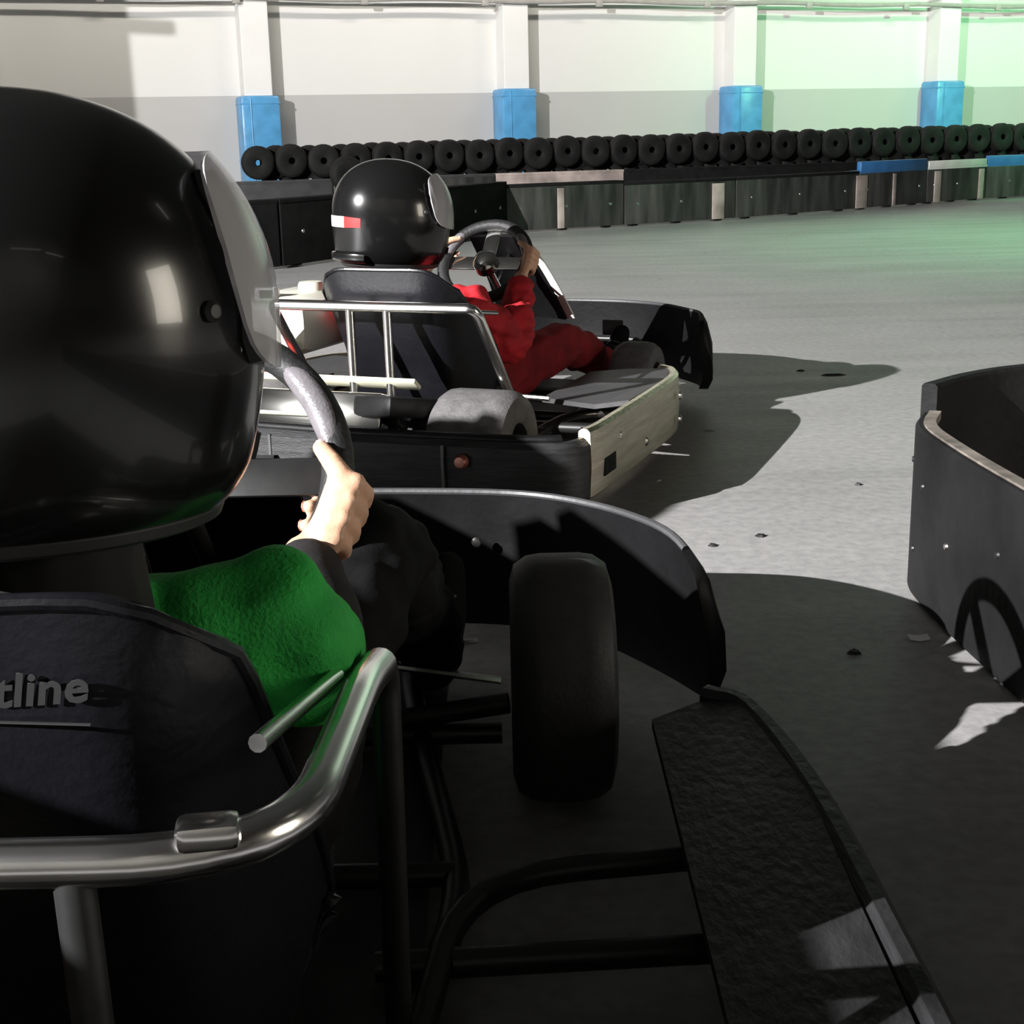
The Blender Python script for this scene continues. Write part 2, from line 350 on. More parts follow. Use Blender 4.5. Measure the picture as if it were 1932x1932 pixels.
# ------------------------------------------------------------------ lamps
ONES = 'first second third fourth fifth sixth seventh eighth ninth tenth eleventh twelfth thirteenth fourteenth fifteenth sixteenth seventeenth eighteenth nineteenth'.split()
def ordinal(n):
    if n < 20: return ONES[n - 1]
    t = {2: 'twent', 3: 'thirt', 4: 'fort'}[n // 10]
    return t + 'ieth' if n % 10 == 0 else t + 'y-' + ONES[n % 10 - 1]
def floodlight():
    t = empty('floodlight', (FLOOD_POS[0] - 0.22, FLOOD_POS[1] - 0.2, 0)); tag(t, 'black floodlight on a tall tripod stand beside the track', 'floodlight')
    d = (Vector((0.6, 5.0, 0.5)) - Vector(FLOOD_POS)).normalized(); q = d.to_track_quat('Y', 'Z')
    c = Vector((0.22, 0.2, FLOOD_POS[2])) - d * 0.12
    MB().box(c, (0.34, 0.10, 0.24), q, bev=0.02).build('housing', M['black'], t)
    MB().box(c + d * 0.052, (0.30, 0.006, 0.20), q, bev=0.002).build('lens', M['lamp'], t)
    MB().tube([(0, 0, 0.5), (0, 0, FLOOD_POS[2] - 0.3), c - d * 0.04], 0.018, 10).build('pole', M['frame'], t)
    for k in range(3):
        a = 2 * PI * k / 3 + 2.2
        MB().tube([(0, 0, 0.75), (0.5 * math.cos(a), 0.5 * math.sin(a), 0.012)], 0.012, 8).build('leg', M['frame'], t)
    l = bpy.data.lights.new('floodlight_beam', 'SPOT'); l.energy = FLOOD_W * 4; l.shadow_soft_size = 0.03; l.spot_size = math.radians(86); l.spot_blend = 1.0; l.color = (1, 0.985, 0.985)
    o = bpy.data.objects.new('floodlight_beam', l); COL.objects.link(o); o.parent = t; o.location = (0.22, 0.2, FLOOD_POS[2]); az, el = math.radians(37), math.radians(21); o.rotation_euler = look((math.sin(az) * math.cos(el), math.cos(az) * math.cos(el), -math.sin(el)))
floodlight()
def hall_lamp(loc, rz, energy, aim, label, m='warmlamp', col=(1, 0.945, 0.85), group='hall ceiling lamps'):
    t = empty('ceiling_lamp', loc, rz); tag(t, label, 'lamp', group)
    MB().box((0, 0, 0), (1.5, 0.22, 0.09), bev=0.02).build('housing', M['dark_wall'], t)
    MB().box((0, 0, -0.047), (1.42, 0.16, 0.012), bev=0.004).build('diffuser', M[m], t)
    for s in (-0.6, 0.6): MB().tube([(s, 0, 0.04), (s, 0, 5.6 - loc[2])], 0.008, 6).build('rod', M['frame'], t)
    area_light('lamp_glow', (0, 0, -0.06), look(aim), 1.42, energy, col, 0.16, t)
for k, X in enumerate((-7.5, -4.2, -0.9, 2.4, 5.7, 9.0)):
    p = Vector((X, wy(X), 3.7)) + WN * 2.6
    hall_lamp(p, WANG, HALL_W, (0, 0.75, -0.66), 'long warm ceiling lamp, %s from the left along the far wall' % ordinal(k + 1))
for k, (X, Y) in enumerate(((5.0, 3.0), (6.5, 8.5), (-8.0, 9.0), (3.5, -4.0))):
    hall_lamp(Vector((X, Y, 4.1)), 0.3, BACK_W, (0, 0, -1), 'long dim ceiling lamp hung over the track ' + ('right of the karts', 'over the right bend', 'over the left bend', 'behind the camera')[k])
for k, X in enumerate((-6.0, 0.0, 6.0)): hall_lamp(Vector((X, -4.6, 4.6)), 0.0, HALL_W * 0.5, (0, -0.75, -0.66), 'added unseen warm lamp, %s from the left, lighting the rear wall' % ordinal(k + 1))  # lamps added so the chrome reflects a bright rear wall
def add_fill_panel():  # made-up panel, gives warm fill and a helmet reflection from the right
    t = empty('fill_panel', (5.2, 0.9, 0), math.radians(-80)); tag(t, 'unseen warm fill light added right of the track', 'fill light')
    MB().box((0, 0, 1.15), (1.3, 0.08, 1.9), bev=0.02).build('frame', M['frame'], t)
    MB().box((0, -0.045, 1.15), (1.2, 0.01, 1.8), bev=0.003).build('diffuser', M['panel'], t)
    for s in (-0.5, 0.5): MB().box((s, 0, 0.1), (0.06, 0.5, 0.2), bev=0.01).build('foot', M['frame'], t)
    area_light('fill_glow', (0, -0.06, 1.15), look((0, -1, 0)), 1.2, FILL_W, (1, 0.93, 0.80), 1.8, t)
add_fill_panel()
def green_lamp(loc, aim, half, watts, label):
    t = empty('stage_spotlight', loc); tag(t, label, 'spotlight', 'green stage spotlights')
    d = Vector(aim).normalized(); q = d.to_track_quat('Z', 'Y').to_matrix()
    mb = MB(); mb.lathe([(0.0, -0.16), (0.06, -0.15), (0.09, -0.05), (0.1, 0.1), (0.092, 0.1), (0.08, 0.02), (0, 0.02)], n=24)
    mb.v = [tuple(q @ Vector(v)) for v in mb.v]; mb.build('can', M['black'], t)
    mb = MB(); mb.lathe([(0.0, 0.06), (0.08, 0.055), (0.085, 0.04), (0, 0.04)], n=24); mb.v = [tuple(q @ Vector(v)) for v in mb.v]; mb.build('lens', M['greenlamp'], t)
    MB().tube([(0, 0, 0.05), (0, 0, 5.6 - loc[2])], 0.012, 8).build('hanger', M['frame'], t)
    l = bpy.data.lights.new('green_beam', 'SPOT'); l.energy = watts; l.color = (0.30, 1.0, 0.45); l.spot_size = math.radians(2 * half); l.spot_blend = 1.0; l.shadow_soft_size = 0.08
    o = bpy.data.objects.new('green_beam', l); COL.objects.link(o); o.parent = t; o.location = d * 0.12; o.rotation_euler = look(d)
green_lamp((9.8, 14.0, 4.4), (-2.0, 5.2, -2.9), 42, GREEN_W * 3.2, 'green stage spotlight aimed at the right end of the far wall')
green_lamp((6.6, 10.2, 4.4), (-1.6, 0.4, -4.4), 46, GREEN_W * 1.7, 'green stage spotlight aimed down at the track')

# ================================================================== TRACK BARRIERS
def barrier_run(name, pts, h, labels, board_mat, cap_mats, group, thick=0.05, ledge=0.16, plates={}):
    for i in range(len(pts) - 1):
        a = Vector((*pts[i], 0)); b = Vector((*pts[i + 1], 0)); d = b - a; L = d.length; ang = math.atan2(d.y, d.x)
        t = empty(name, a, ang); tag(t, labels[i], 'barrier', group)
        hh = h[i] if isinstance(h, (list, tuple)) else h
        MB().box((L / 2, 0, hh / 2 + 0.01), (L - 0.012, thick, hh - 0.02), bev=0.008).build('board', M[board_mat[i] if isinstance(board_mat, (list, tuple)) else board_mat], t)
        MB().box((L / 2, ledge / 2 - thick / 2, hh + 0.012), (L - 0.004, ledge, 0.03), bev=0.006).build('cap', M[cap_mats[i]], t)
        if cap_mats[i] in ('blue_cap', 'white_cap'):
            rh = 0.11 if cap_mats[i] == 'blue_cap' else 0.08
            MB().box((L / 2, 0.0, hh + rh / 2 + 0.012), (L - 0.03, 0.06, rh), bev=0.012).build('painted_rail', M[cap_mats[i]], t)
        for s, w in plates.get(i, ()): MB().box((L * s, -thick / 2 - 0.004, hh * 0.5), (w, 0.01, hh - 0.04), bev=0.003).build('joint_plate', M['pinkboard'], t)
        for s in (0.12, 0.5, 0.88):
            MB().box((L * s, 0.07, hh / 2), (0.06, 0.09, hh - 0.01)).build('post', M['ledge'], t, smooth=False)
            MB().lathe([(0, -0.03), (0.014, -0.029), (0.016, -0.024), (0, -0.024)], (L * s, 0, hh * 0.55), 'Y', 10).build('bolt', M['bolt'], t)
FB = [(-5.4, 7.6), (-3.2, 8.5), (-1.55, 9.75), (-0.55, 11.55), (0.0, 12.85), (1.1, 13.4), (2.25, 14.1), (3.75, 15.3), (4.72, 16.15), (5.62, 16.85), (8.4, 18.3)]
barrier_run('track_barrier', FB, [0.44, 0.44, 0.44, 0.43, 0.40, 0.38, 0.38, 0.38, 0.38, 0.38], [
    'dark track barrier section out past the left helmet', 'black track barrier section behind the big foreground helmet', 'black track barrier section left of the far helmet', 'black track barrier section behind the far helmet',
    'grey scuffed barrier section just right of the far helmet', 'scuffed grey barrier section above the far kart nose', 'grey barrier section with a pale vertical scuff under the tyres', 'grey barrier section with a blue cap rail',
    'grey barrier section with a white cap rail', 'grey barrier section with a blue cap rail at the right edge'], ['ledge', 'ledge', 'ledge', 'ledge', 'barrier', 'barrier', 'barrier', 'barrier', 'barrier', 'barrier'],
    ['ledge', 'ledge', 'ledge', 'ledge', 'ledge', 'ledge', 'ledge', 'blue_cap', 'white_cap', 'blue_cap'], 'track barrier sections along the far lane', plates={4: ((0.45, 0.07),), 5: ((0.833, 0.15),), 7: ((0.03, 0.2), (0.5, 0.06)), 8: ((0.165, 0.12), (0.9, 0.1))})
RB = [(-6.2, 13.07), (-3.4, 14.08), (-1.75, 14.67), (-0.1, 15.26), (1.3, 15.77), (4.2, 16.9)]
barrier_run('tyre_wall_board', RB, 0.44, ['pale board under the tyres beyond the frame', 'grey board under the tyres at the left end', 'grey board under the tyres by the far helmet', 'worn pinkish board under the tyres right of the far helmet', 'black board under the tyres in the middle'],
            ['greyplastic', 'greyplastic', 'barrier', 'pinkboard', 'ledge'], ['ledge', 'greyplastic', 'greyplastic', 'pinkboard', 'ledge'], 'boards in front of the tyre wall', ledge=0.1)

# ------------------------------------------------------------------ tyre wall
def tyre_mesh():
    R, w, r0 = 0.172, 0.13, 0.03
    prof = [(r0, -0.05), (r0 + 0.012, -0.058), (R - 0.035, -w / 2), (R - 0.012, -w / 2 + 0.012), (R, -w / 2 + 0.03)]
    for g in (-0.022, 0.0, 0.022): prof += [(R, g - 0.006), (R - 0.007, g - 0.004), (R - 0.007, g + 0.004), (R, g + 0.006)]
    prof += [(R, w / 2 - 0.03), (R - 0.012, w / 2 - 0.012), (R - 0.035, w / 2), (r0 + 0.012, 0.058), (r0, 0.05), (r0 + 0.018, 0.04), (R - 0.03, 0.045), (R - 0.03, -0.045), (r0 + 0.018, -0.04)]
    return MB().lathe(prof, axis='Y', n=24, closed=True).mesh('tyre', M['oldrubber'])
TM = tyre_mesh()
def tyre(p, rz, tilt, label, group):
    o = bpy.data.objects.new('tyre', TM); COL.objects.link(o); o.location = p; o.rotation_euler = (tilt, random.uniform(0, 6), rz); tag(o, label, 'tyre', group)
for row in range(4):
    for k in range(38):
        X = -2.55 + k * 0.325 + (0.16 if row in (1, 3) else 0)
        if X > 9.2: continue
        off = 15.95 + (0.0, 0.15, 0.0, 0.15)[row]
        z = (0.175, 0.175 + 0.262, 0.175 + 0.48, 0.175 + 0.47)[row] + random.uniform(-0.008, 0.008)
        if row >= 2: z += 0.006 * X / 1.0
        p = (X, off + 0.36 * X + random.uniform(-0.02, 0.02), z)
        lab = 'black tyre, %s from left, %s row of the tyre wall' % (ordinal(k + 1), ('bottom', 'middle', 'top', 'rear top')[row])
        tyre(p, WANG + random.uniform(-0.12, 0.12), random.uniform(-0.05, 0.05), lab, ('bottom row of the tyre wall', 'middle row of the tyre wall', 'top row of the tyre wall', 'rear top row of the tyre wall')[row])
# loose tyre by the left board
tyre((-1.55, 14.25, 0.52), WANG, 0.2, 'single black tyre leaning on the grey board beside the far helmet', 'loose tyre')

# ------------------------------------------------------------------ island barrier at the right
def island():
    t = empty('island_barrier', (1.2, 2.4, 0)); tag(t, 'curved black rubber barrier at the right edge of the track', 'barrier')
    near = spline([(0.55, -3.6), (0.02, -2.3), (-0.28, -1.3), (-0.385, -0.75), (-0.425, -0.3), (-0.438, 0.0), (-0.43, 0.15), (-0.385, 0.27)], 6)
    far = spline([(-0.345, 0.42), (-0.22, 0.54), (-0.06, 0.63), (0.3, 0.75), (1.2, 0.85)], 6)
    z0, z1 = 0.005, 0.315
    def prof(th): return [(th / 2, z0), (th / 2, z1 - 0.006), (th / 2 - 0.006, z1), (-th / 2 + 0.006, z1), (-th / 2, z1 - 0.006), (-th / 2, z0)]
    a = MB().band([(p.x, p.y) for p in near], prof(0.035)).build('outer_board', M['island'], t)
    MB().band([(p.x, p.y) for p in near], [(0.019, z1 - 0.012), (0.019, z1 + 0.004), (-0.003, z1 + 0.004), (-0.003, z1 - 0.012)]).build('worn_rim', M['worn_edge'], t)
    MB().band([(p.x, p.y) for p in far], [(q[0], q[1] + 0.03 * (q[1] > 0.1)) for q in prof(0.035)]).build('rear_board', M['island'], t)
    MB().band([(p.x, p.y) for p in near], [(0.03, 0.004), (0.02, 0.02), (0.018, 0.02), (0.018, 0.004)]).build('kick_strip', M['worn_edge'], t)
    for (i, z) in ((32, 0.22), (28, 0.15), (24, 0.2), (20, 0.12), (34, 0.09), (38, 0.24)):
        p = near[i]; tt = (near[i + 1] - near[i - 1]).normalized(); n_ = Vector((-tt.y, tt.x, 0)) 
        MB().lathe([(0, 0.004), (0.005, 0.0035), (0.007, 0.0), (0, 0.0)], n=10).build('bolt', M['bolt'] if i == 28 else M['iron'], t, loc=(p.x + n_.x * 0.0175, p.y + n_.y * 0.0175, z), rot=n_.to_track_quat('Z', 'Y').to_euler())
    vs = [(p.x + 0.03, p.y, 0.012) for p in near] + [(p.x, p.y - 0.03, 0.012) for p in far] + [(1.2, -3.6, 0.012)]
    MB().add(vs, [list(range(len(vs)))]).build('dusty_infill', M['dirt'], t, smooth=False)
island()

# ================================================================== GO-KARTS
def wheel(parent, c, r, w, rz=0.0, m='kartrubber'):
    rb = 0.062
    prof = [(rb, -w * 0.46), (rb + 0.012, -w / 2), (r - 0.035, -w / 2), (r - 0.014, -w / 2 + 0.006), (r - 0.003, -w / 2 + 0.022), (r, -w / 2 + 0.04), (r, w / 2 - 0.04), (r - 0.003, w / 2 - 0.022), (r - 0.014, w / 2 - 0.006), (r - 0.035, w / 2), (rb + 0.012, w / 2), (rb, w * 0.46)]
    t = MB().lathe(prof, axis='X', n=48).build('wheel', M[m], parent, loc=c, rot=(0, 0, rz))
    mb = MB().lathe([(0.0, -w * 0.2), (0.03, -w * 0.2), (0.035, -w * 0.25), (0.045, -w * 0.25), (0.055, -w * 0.4), (0.064, -w * 0.47), (0.066, -w * 0.47), (0.06, -w * 0.3), (0.06, w * 0.3), (0.066, w * 0.47), (0.055, w * 0.4), (0.045, w * 0.25), (0.035, w * 0.25), (0.0, w * 0.2)], axis='X', n=24)
    for k in range(4):
        a = k * PI / 2 + 0.4; mb.box((w * 0.22, 0.024 * math.cos(a), 0.024 * math.sin(a)), (0.02, 0.009, 0.009))
    mb.build('rim', M['iron'], t)
    return t

def seat_pt(u, v, W, top):
    v = v * (1 - 0.12 * abs(u) ** 8)
    # u across -1..1, v 0 (front lip) .. 1 (top of back)
    ctr = spline([(0, 0.74, 0.17), (0, 0.62, 0.105), (0, 0.47, 0.10), (0, 0.385, 0.17), (0, 0.315, 0.32), (0, 0.262, top - 0.10), (0, 0.245, top)], 6)
    k = v * (len(ctr) - 1); i = min(int(k), len(ctr) - 2); f = k - i; c = ctr[i] * (1 - f) + ctr[i + 1] * f
    t = (ctr[i + 1] - ctr[i]).normalized(); n_ = Vector((0, -t.z, t.y)) * -1   # towards the sitter
    if n_.y < 0 and n_.z < 0: n_ = -n_
    n_ = Vector((0, t.z, -t.y))
    if n_.z < 0 and v < 0.5: n_ = -n_
    if n_.y < 0 and v >= 0.5: n_ = -n_
    w = W * (0.90 + 0.1 * math.sin(v * PI)) 
    if v > 0.80: 
        q = (v - 0.80) / 0.20; w *= math.sqrt(max(0.0, 1 - (q * 0.5) ** 2.5))
    side = max(0.0, abs(u) - 0.55) / 0.45
    depth = (0.13 * math.sin(min(1, v * 1.25) * PI * 0.75) + 0.035) * (1 if v < 0.6 else max(0.0, 1 - ((v - 0.6) / 0.4) ** 1.2))
    return c + Vector((1, 0, 0)) * (w * (u - 0.06 * math.copysign(side * side, u))) + n_ * (depth * side ** 1.7 - 0.012 * (1 - u * u))

def build_kart(loc, th, o):
    K = empty('go_kart', loc, -math.radians(th)); tag(K, o['label'], 'go-kart', 'racing karts')
    hw, lf = o['hw'], o['front']; ws = o['ws']
    # --- frame
    mb = MB()
    for s in (-1, 1):
        mb.tube(smooth_path([(s * 0.22, 0.06, 0.085), (s * 0.24, 0.5, 0.075), (s * 0.3, 0.8, 0.075), (s * 0.22, 1.3, 0.075), (s * 0.18, lf - 0.12, 0.085)], 0.1), 0.015, 10)
    for y, w in ((0.1, 0.23), (0.5, 0.25), (0.85, 0.29), (1.22, 0.34), (lf - 0.12, 0.18)): mb.tube([(-w, y, 0.078), (w, y, 0.078)], 0.014, 10)
    mb.build('frame', M['frame'], K)
    MB().box((0, 1.05, 0.056), (0.52, 1.0, 0.008), bev=0.002).build('floor_pan', M['greyplastic'], K)
    # --- rear bumper band with lip, seam and reflector
    z0, z1 = 0.045, o['rz']
    def bandprof(th_, a, b, r=0.014): return [(th_ / 2, a + r), (th_ / 2 + 0.004, (a + b) / 2), (th_ / 2, b - r), (th_ / 2 - r, b), (-th_ / 2 + r, b), (-th_ / 2, b - r), (-th_ / 2, a + r), (-th_ / 2 + r, a), (th_ / 2 - r, a)]
    rear = [(p.x, p.y) for p in smooth_path([(hw, 0.14, 0), (hw - 0.005, 0.02, 0), (hw - 0.10, -0.01, 0), (0, -0.035, 0), (-hw + 0.10, -0.01, 0), (-hw + 0.005, 0.02, 0), (-hw, 0.14, 0)], 0.09, 6)]
    rb = MB().band(rear, bandprof(0.04, z0, z1)).build('rear_bumper', M['scuffed'], K)
    lip = [(p[0] * 0.985, p[1] + 0.004, z1 + 0.004) for p in rear[5:-5]]
    MB().tube(lip, 0.011, 10).build('lip', M['black'], rb)
    for s in (0.285, -0.16):
        MB().box((s, -0.046, (z0 + z1) / 2), (0.006, 0.006, z1 - z0 - 0.02)).build('seam', M['greyplastic'], rb, smooth=False)
    MB().lathe([(0, -0.012), (0.012, -0.011), (0.016, -0.004), (0.017, 0.004), (0, 0.004)], (0.33, -0.045, 0.15), 'Y', 20).build('reflector', M['rust'], rb)
    MB().lathe([(0, -0.012), (0.012, -0.011), (0.016, -0.004), (0.017, 0.004), (0, 0.004)], (-0.33, -0.045, 0.15), 'Y', 20).build('reflector', M['rust'], rb)
    # --- side panels
    for s in (-1, 1):
        path = [(s * p.x, p.y) for p in spline([(hw + 0.004, 0.075, 0), (hw + 0.010, 0.14, 0), (hw + 0.010, 0.26, 0), (hw + 0.008, 0.5, 0), (hw, 0.8, 0), (hw - 0.03, o['sf'] - 0.05, 0), (hw - 0.075, o['sf'], 0)], 5)]
        sp = MB().band(path, bandprof(0.028, 0.05, o['sz'], 0.008)).build('side_panel', M[o['side']], K)
        for (y, z) in ((0.28, 0.16), (0.5, 0.10), (0.82, 0.16), (0.82, 0.095)):
            MB().lathe([(0, 0.006), (0.008, 0.005), (0.013, 0.0), (0, 0.0)], n=12).build('rivet', M['bolt'] if o['side'] == 'steel' else M['greyplastic'], sp, loc=(s * (hw + 0.0235), y, z), rot=(0, s * PI / 2, 0))
        # oval slot near the rear corner
        MB().box((s * (hw + 0.0262), 0.19, 0.112), (0.008, 0.085, 0.044), bev=0.0035).build('slot', M['lining'], sp)
        # top cover
        tv = [(s * (hw - 0.01), o['cy'], o['sz'] - 0.005), (s * (hw - 0.008), 0.8, o['sz'] - 0.004), (s * (hw - 0.04), o['sf'] - 0.04, o['sz'] - 0.004), (s * (hw - o['cw'] * 0.6), o['sf'] - 0.02, o['sz'] - 0.012), (s * (hw - o['cw']), o['sf'] - 0.05, o['sz'] - 0.02), (s * (hw - o['cw']), o['cy'] + 0.08, o['sz'] - 0.025), (s * (hw - 0.1), o['cy'], o['sz'] - 0.02)]
        n = len(tv); vs = tv + [(x, y, z - 0.012) for x, y, z in tv]; fs = [list(range(n)), list(range(2 * n - 1, n - 1, -1))] + [(i, (i + 1) % n, n + (i + 1) % n, n + i) for i in range(n)]
        MB().add(vs, fs).build('pod_cover', M[o['cover']], K, smooth=False)
        # side bars
        MB().tube(smooth_path([(s * 0.25, 0.34, 0.08), (s * 0.32, 0.44, 0.09), (s * (hw - 0.02), 0.44, 0.1)], 0.08), 0.013, 10).build('side_bar', M['frame'], K)
        MB().tube(smooth_path([(s * 0.26, 0.5, 0.08), (s * 0.30, 0.80, 0.10), (s * (hw - 0.02), 0.83, 0.11)], 0.12), 0.014, 10).build('side_bar', M['frame'], K)
        MB().tube([(s * 0.22, 0.665, 0.085), (s * (hw - 0.02), 0.69, 0.085)], 0.015, 10).build('side_bar', M['frame'], K)
        if s > 0: MB().tube([(s * 0.20, 0.33, 0.235), (s * (hw - 0.16), 0.30, 0.235)], 0.007, 8).build('stay_rod', M['chrome'], K)
    # --- front bumper band
    fr = o['fpath']; P = spline([(-x, y, 0) for x, y in reversed(fr)] + [(x, y, 0) for x, y in fr[1:]], 6); n = len(P)
    zs = []
    for i in range(n):
        e = min(i, n - 1 - i) / 8.0; k = 1.0 if e >= 1 else 0.62 + 0.38 * math.sqrt(max(0, 1 - (1 - e) ** 2)); zs.append((k, 0.05 * (1 - k) * 1.0))
    fp = [(0.026, 0.05), (0.04, 0.10), (0.036, 0.20), (0.02, 0.262), (0.008, o['fz']), (-0.006, o['fz'] - 0.004), (0.004, 0.20), (0.008, 0.10), (-0.004, 0.05)]
    fb = MB().band([(p.x, p.y) for p in P], [(-q[0], q[1]) for q in fp], zs).build('front_bumper', M['black'], K)
    top = [(p.x, p.y, o['fz'] * z[0] + z[1]) for p, z in zip(P, zs)]
    MB().tube(top[3:-3], 0.006, 8).build('edge_bead', M['greyplastic'], fb)
    for x in (-0.3, -0.1, 0.1, 0.3):
        MB().lathe([(0, 0), (0.009, 0.0), (0.007, 0.006), (0, 0.007)], n=10).build('bolt', M['bolt'], fb, loc=(x, lf - 0.03 - 0.15 * x * x, 0.2), rot=(PI / 2, 0, 0))
    MB().tube(smooth_path([(-0.2, lf - 0.14, 0.1), (-0.2, lf - 0.04, 0.16), (0.2, lf - 0.04, 0.16), (0.2, lf - 0.14, 0.1)], 0.05), 0.011, 10).build('bumper_bar', M['frame'], K)
    # --- wheels, axle, steering links
    for s in (-1, 1):
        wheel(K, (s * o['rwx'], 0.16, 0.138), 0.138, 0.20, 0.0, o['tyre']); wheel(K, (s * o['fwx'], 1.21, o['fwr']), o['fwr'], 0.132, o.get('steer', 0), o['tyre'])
        MB().tube([(s * 0.2, 1.22, 0.10), (s * (o['fwx'] - 0.07), 1.21, 0.125)], 0.014, 10).build('stub_axle', M['iron'], K)
        MB().tube([(s * 0.03, 1.33, 0.16), (s * (o['fwx'] - 0.08), 1.29, 0.125)], 0.006, 8).build('tie_rod', M['chrome'], K)
        ped = MB(); ped.tube([(s * 0.16, lf - 0.30, 0.08), (s * 0.16, lf - 0.26, 0.22)], 0.007, 8); ped.box((s * 0.16, lf - 0.262, 0.23), (0.07, 0.012, 0.05), bev=0.004); ped.build('pedal', M['iron'], K)
        MB().tube([(s * 0.11, lf - 0.27, 0.09), (s * 0.30, lf - 0.2, 0.085)], 0.006, 8).build('pedal_rod', M['chrome'], K)
    MB().tube([(-o['rwx'] + 0.05, 0.16, 0.138), (o['rwx'] - 0.05, 0.16, 0.138)], 0.02, 12).build('rear_axle', M['iron'], K)
    MB().lathe([(0.025, -0.006), (0.085, -0.006), (0.085, 0.006), (0.025, 0.006)], (0.14, 0.16, 0.138), 'X', 28, closed=True).build('brake_disc', M['iron'], K)
    # --- seat
    st = MB().grid(lambda u, v: seat_pt(u * 2 - 1, v, 0.215, o['seat_top']), 26, 34, 0.012).build('seat', M['seat'], K)
    edge = [seat_pt(-1, v / 20, 0.215, o['seat_top']) for v in range(8, 21)] + [seat_pt(-1 + 2 * k / 12, 1, 0.215, o['seat_top']) for k in range(1, 13)] + [seat_pt(1, v / 20, 0.215, o['seat_top']) for v in range(19, 7, -1)]
    MB().tube(edge, 0.005, 8).build('piping', M['seat'], st)
    if o.get('text'):
        cu = bpy.data.curves.new('seat_lettering', 'FONT'); cu.body = o['text']; cu.size = 0.031; cu.extrude = 0.0004; cu.shear = 0.28; cu.align_x = 'RIGHT'; cu.space_character = 1.02; cu.resolution_u = 3; cu.offset = 0.0007
        to = bpy.data.objects.new('lettering', cu); COL.objects.link(to); dg = bpy.context.evaluated_depsgraph_get(); tm = bpy.data.meshes.new_from_object(to.evaluated_get(dg)); bpy.data.objects.remove(to)
        tm.materials.clear(); tm.materials.append(M['grey_text']); to = bpy.data.objects.new('lettering', tm); COL.objects.link(to); to.parent = st
        ux, zz = o['text_at']; best = min((abs(seat_pt(ux / 0.21, v / 400, 0.215, o['seat_top']).z - zz), v / 400) for v in range(240, 400))[1]
        p = seat_pt(ux / 0.21, best, 0.215, o['seat_top']) + Vector((0, -0.0035, 0.0)); tl = seat_pt(ux / 0.21, best + 0.03, 0.215, o['seat_top']) - seat_pt(ux / 0.21, best - 0.03, 0.215, o['seat_top'])
        to.location = p; to.rotation_euler = (math.atan2(tl.z, tl.y) , math.radians(-3), 0)
        MB().box((p[0] - 0.04, p[1] - 0.0, p[2] - 0.013), (0.08, 0.002, 0.001), Matrix.Rotation(math.radians(3), 3, 'Y')).build('underline', M['grey_text'], st, smooth=False)
    # --- chrome seat guard
    g = o['bar']; half = []
    leg_z = 0.2 if o['side'] == 'steel' else g['z'] - 0.03
    bar = smooth_path([(-g['x'] - 0.005, g['ye'], leg_z), (-g['x'], g['ya'], g['z'] - 0.015), (-g['x'] + 0.01, g['y'], g['z']), (g['x'] - 0.01, g['y'], g['z']), (g['x'], g['ya'], g['z'] - 0.015), (g['x'] + 0.005, g['ye'], leg_z)], g['r'], 10)
    gb = MB().tube(bar, 0.0135, 16).build('seat_guard', M['chrome'], K)
    if o['side'] != 'steel':
        for s in (-1, 1): MB().tube(smooth_path([(s * (g['x'] + 0.004), g['ye'] - 0.01, leg_z), (s * (g['x'] + 0.004), g['ye'] + 0.05, leg_z - 0.02), (s * 0.25, g['ye'] + 0.06, 0.09)], 0.04), 0.012, 10).build('guard_leg', M['frame'], gb)
    for s in g['sup']:
        MB().tube([(s, g['y'], g['z']), (s + 0.008, g['y'] - 0.012, 0.27), (s + 0.012, g['y'] - 0.02, 0.12)], 0.011, 10).build('upright', M['chrome'] if o['side'] == 'steel' else M['iron'], gb)
    if g.get('clamp') is not None:
        MB().box((g['clamp'], g['y'] + 0.004, g['z'] + 0.014), (0.034, 0.022, 0.016), Matrix.Rotation(0.15, 3, 'Z'), bev=0.005).build('clamp', M['chrome'], gb)
    for s in (-1, 1):
        MB().tube([(s * 0.205, 0.255, 0.475 + g['dz']), (s * 0.232, 0.42, 0.452 + g['dz'])], 0.006, 10).build('seat_stay', M['chrome'], K)
    # --- rear box with cream lips, tank, engine
    bx = o['box']
    MB().box(((bx[0] + bx[1]) / 2, 0.115, 0.205), (bx[1] - bx[0], 0.15, 0.10), Matrix.Rotation(math.radians(-18), 3, 'X'), bev=0.008).build('rear_box', M['polished'], K)
    MB().box(((bx[0] + bx[1]) / 2 + 0.01, 0.175, 0.278), (bx[1] - bx[0] + 0.05, 0.042, 0.012), Matrix.Rotation(math.radians(-35), 3, 'X'), bev=0.003).build('cream_lip', M['cream'], K)
    MB().box(((bx[0] * 0.5 + bx[1] * 0.5), 0.05, 0.214), ((bx[1] - bx[0]) * 0.45, 0.055, 0.008), Matrix.Rotation(math.radians(-20), 3, 'X'), bev=0.003).build('reflection_plate', M['cream'], K)  # cream plate standing in for a white reflection on the deck
    MB().box((0.13, 0.10, 0.235), (0.14, 0.22, 0.05), Matrix.Rotation(math.radians(-12), 3, 'X') @ Matrix.Rotation(math.radians(-24), 3, 'Z'), bev=0.012).build('chain_guard', M['black'], K)
    tk = MB().box((-0.36, 0.46, 0.385), (0.24, 0.34, 0.15), bev=0.05).build('fuel_tank', M['tank'], K)
    MB().lathe([(0, 0.03), (0.03, 0.028), (0.034, 0.02), (0.034, 0), (0, 0)], (-0.34, 0.50, 0.455), 'Z', 20).build('cap', M['tank'], tk)
    MB().box((-0.375, 0.335, 0.468), (0.06, 0.03, 0.034), bev=0.004).build('label_plate', M['stickerw'], tk)
    MB().box((-0.37, 0.319, 0.468), (0.036, 0.004, 0.02)).build('label_print', M['black'], tk)
    en = MB()
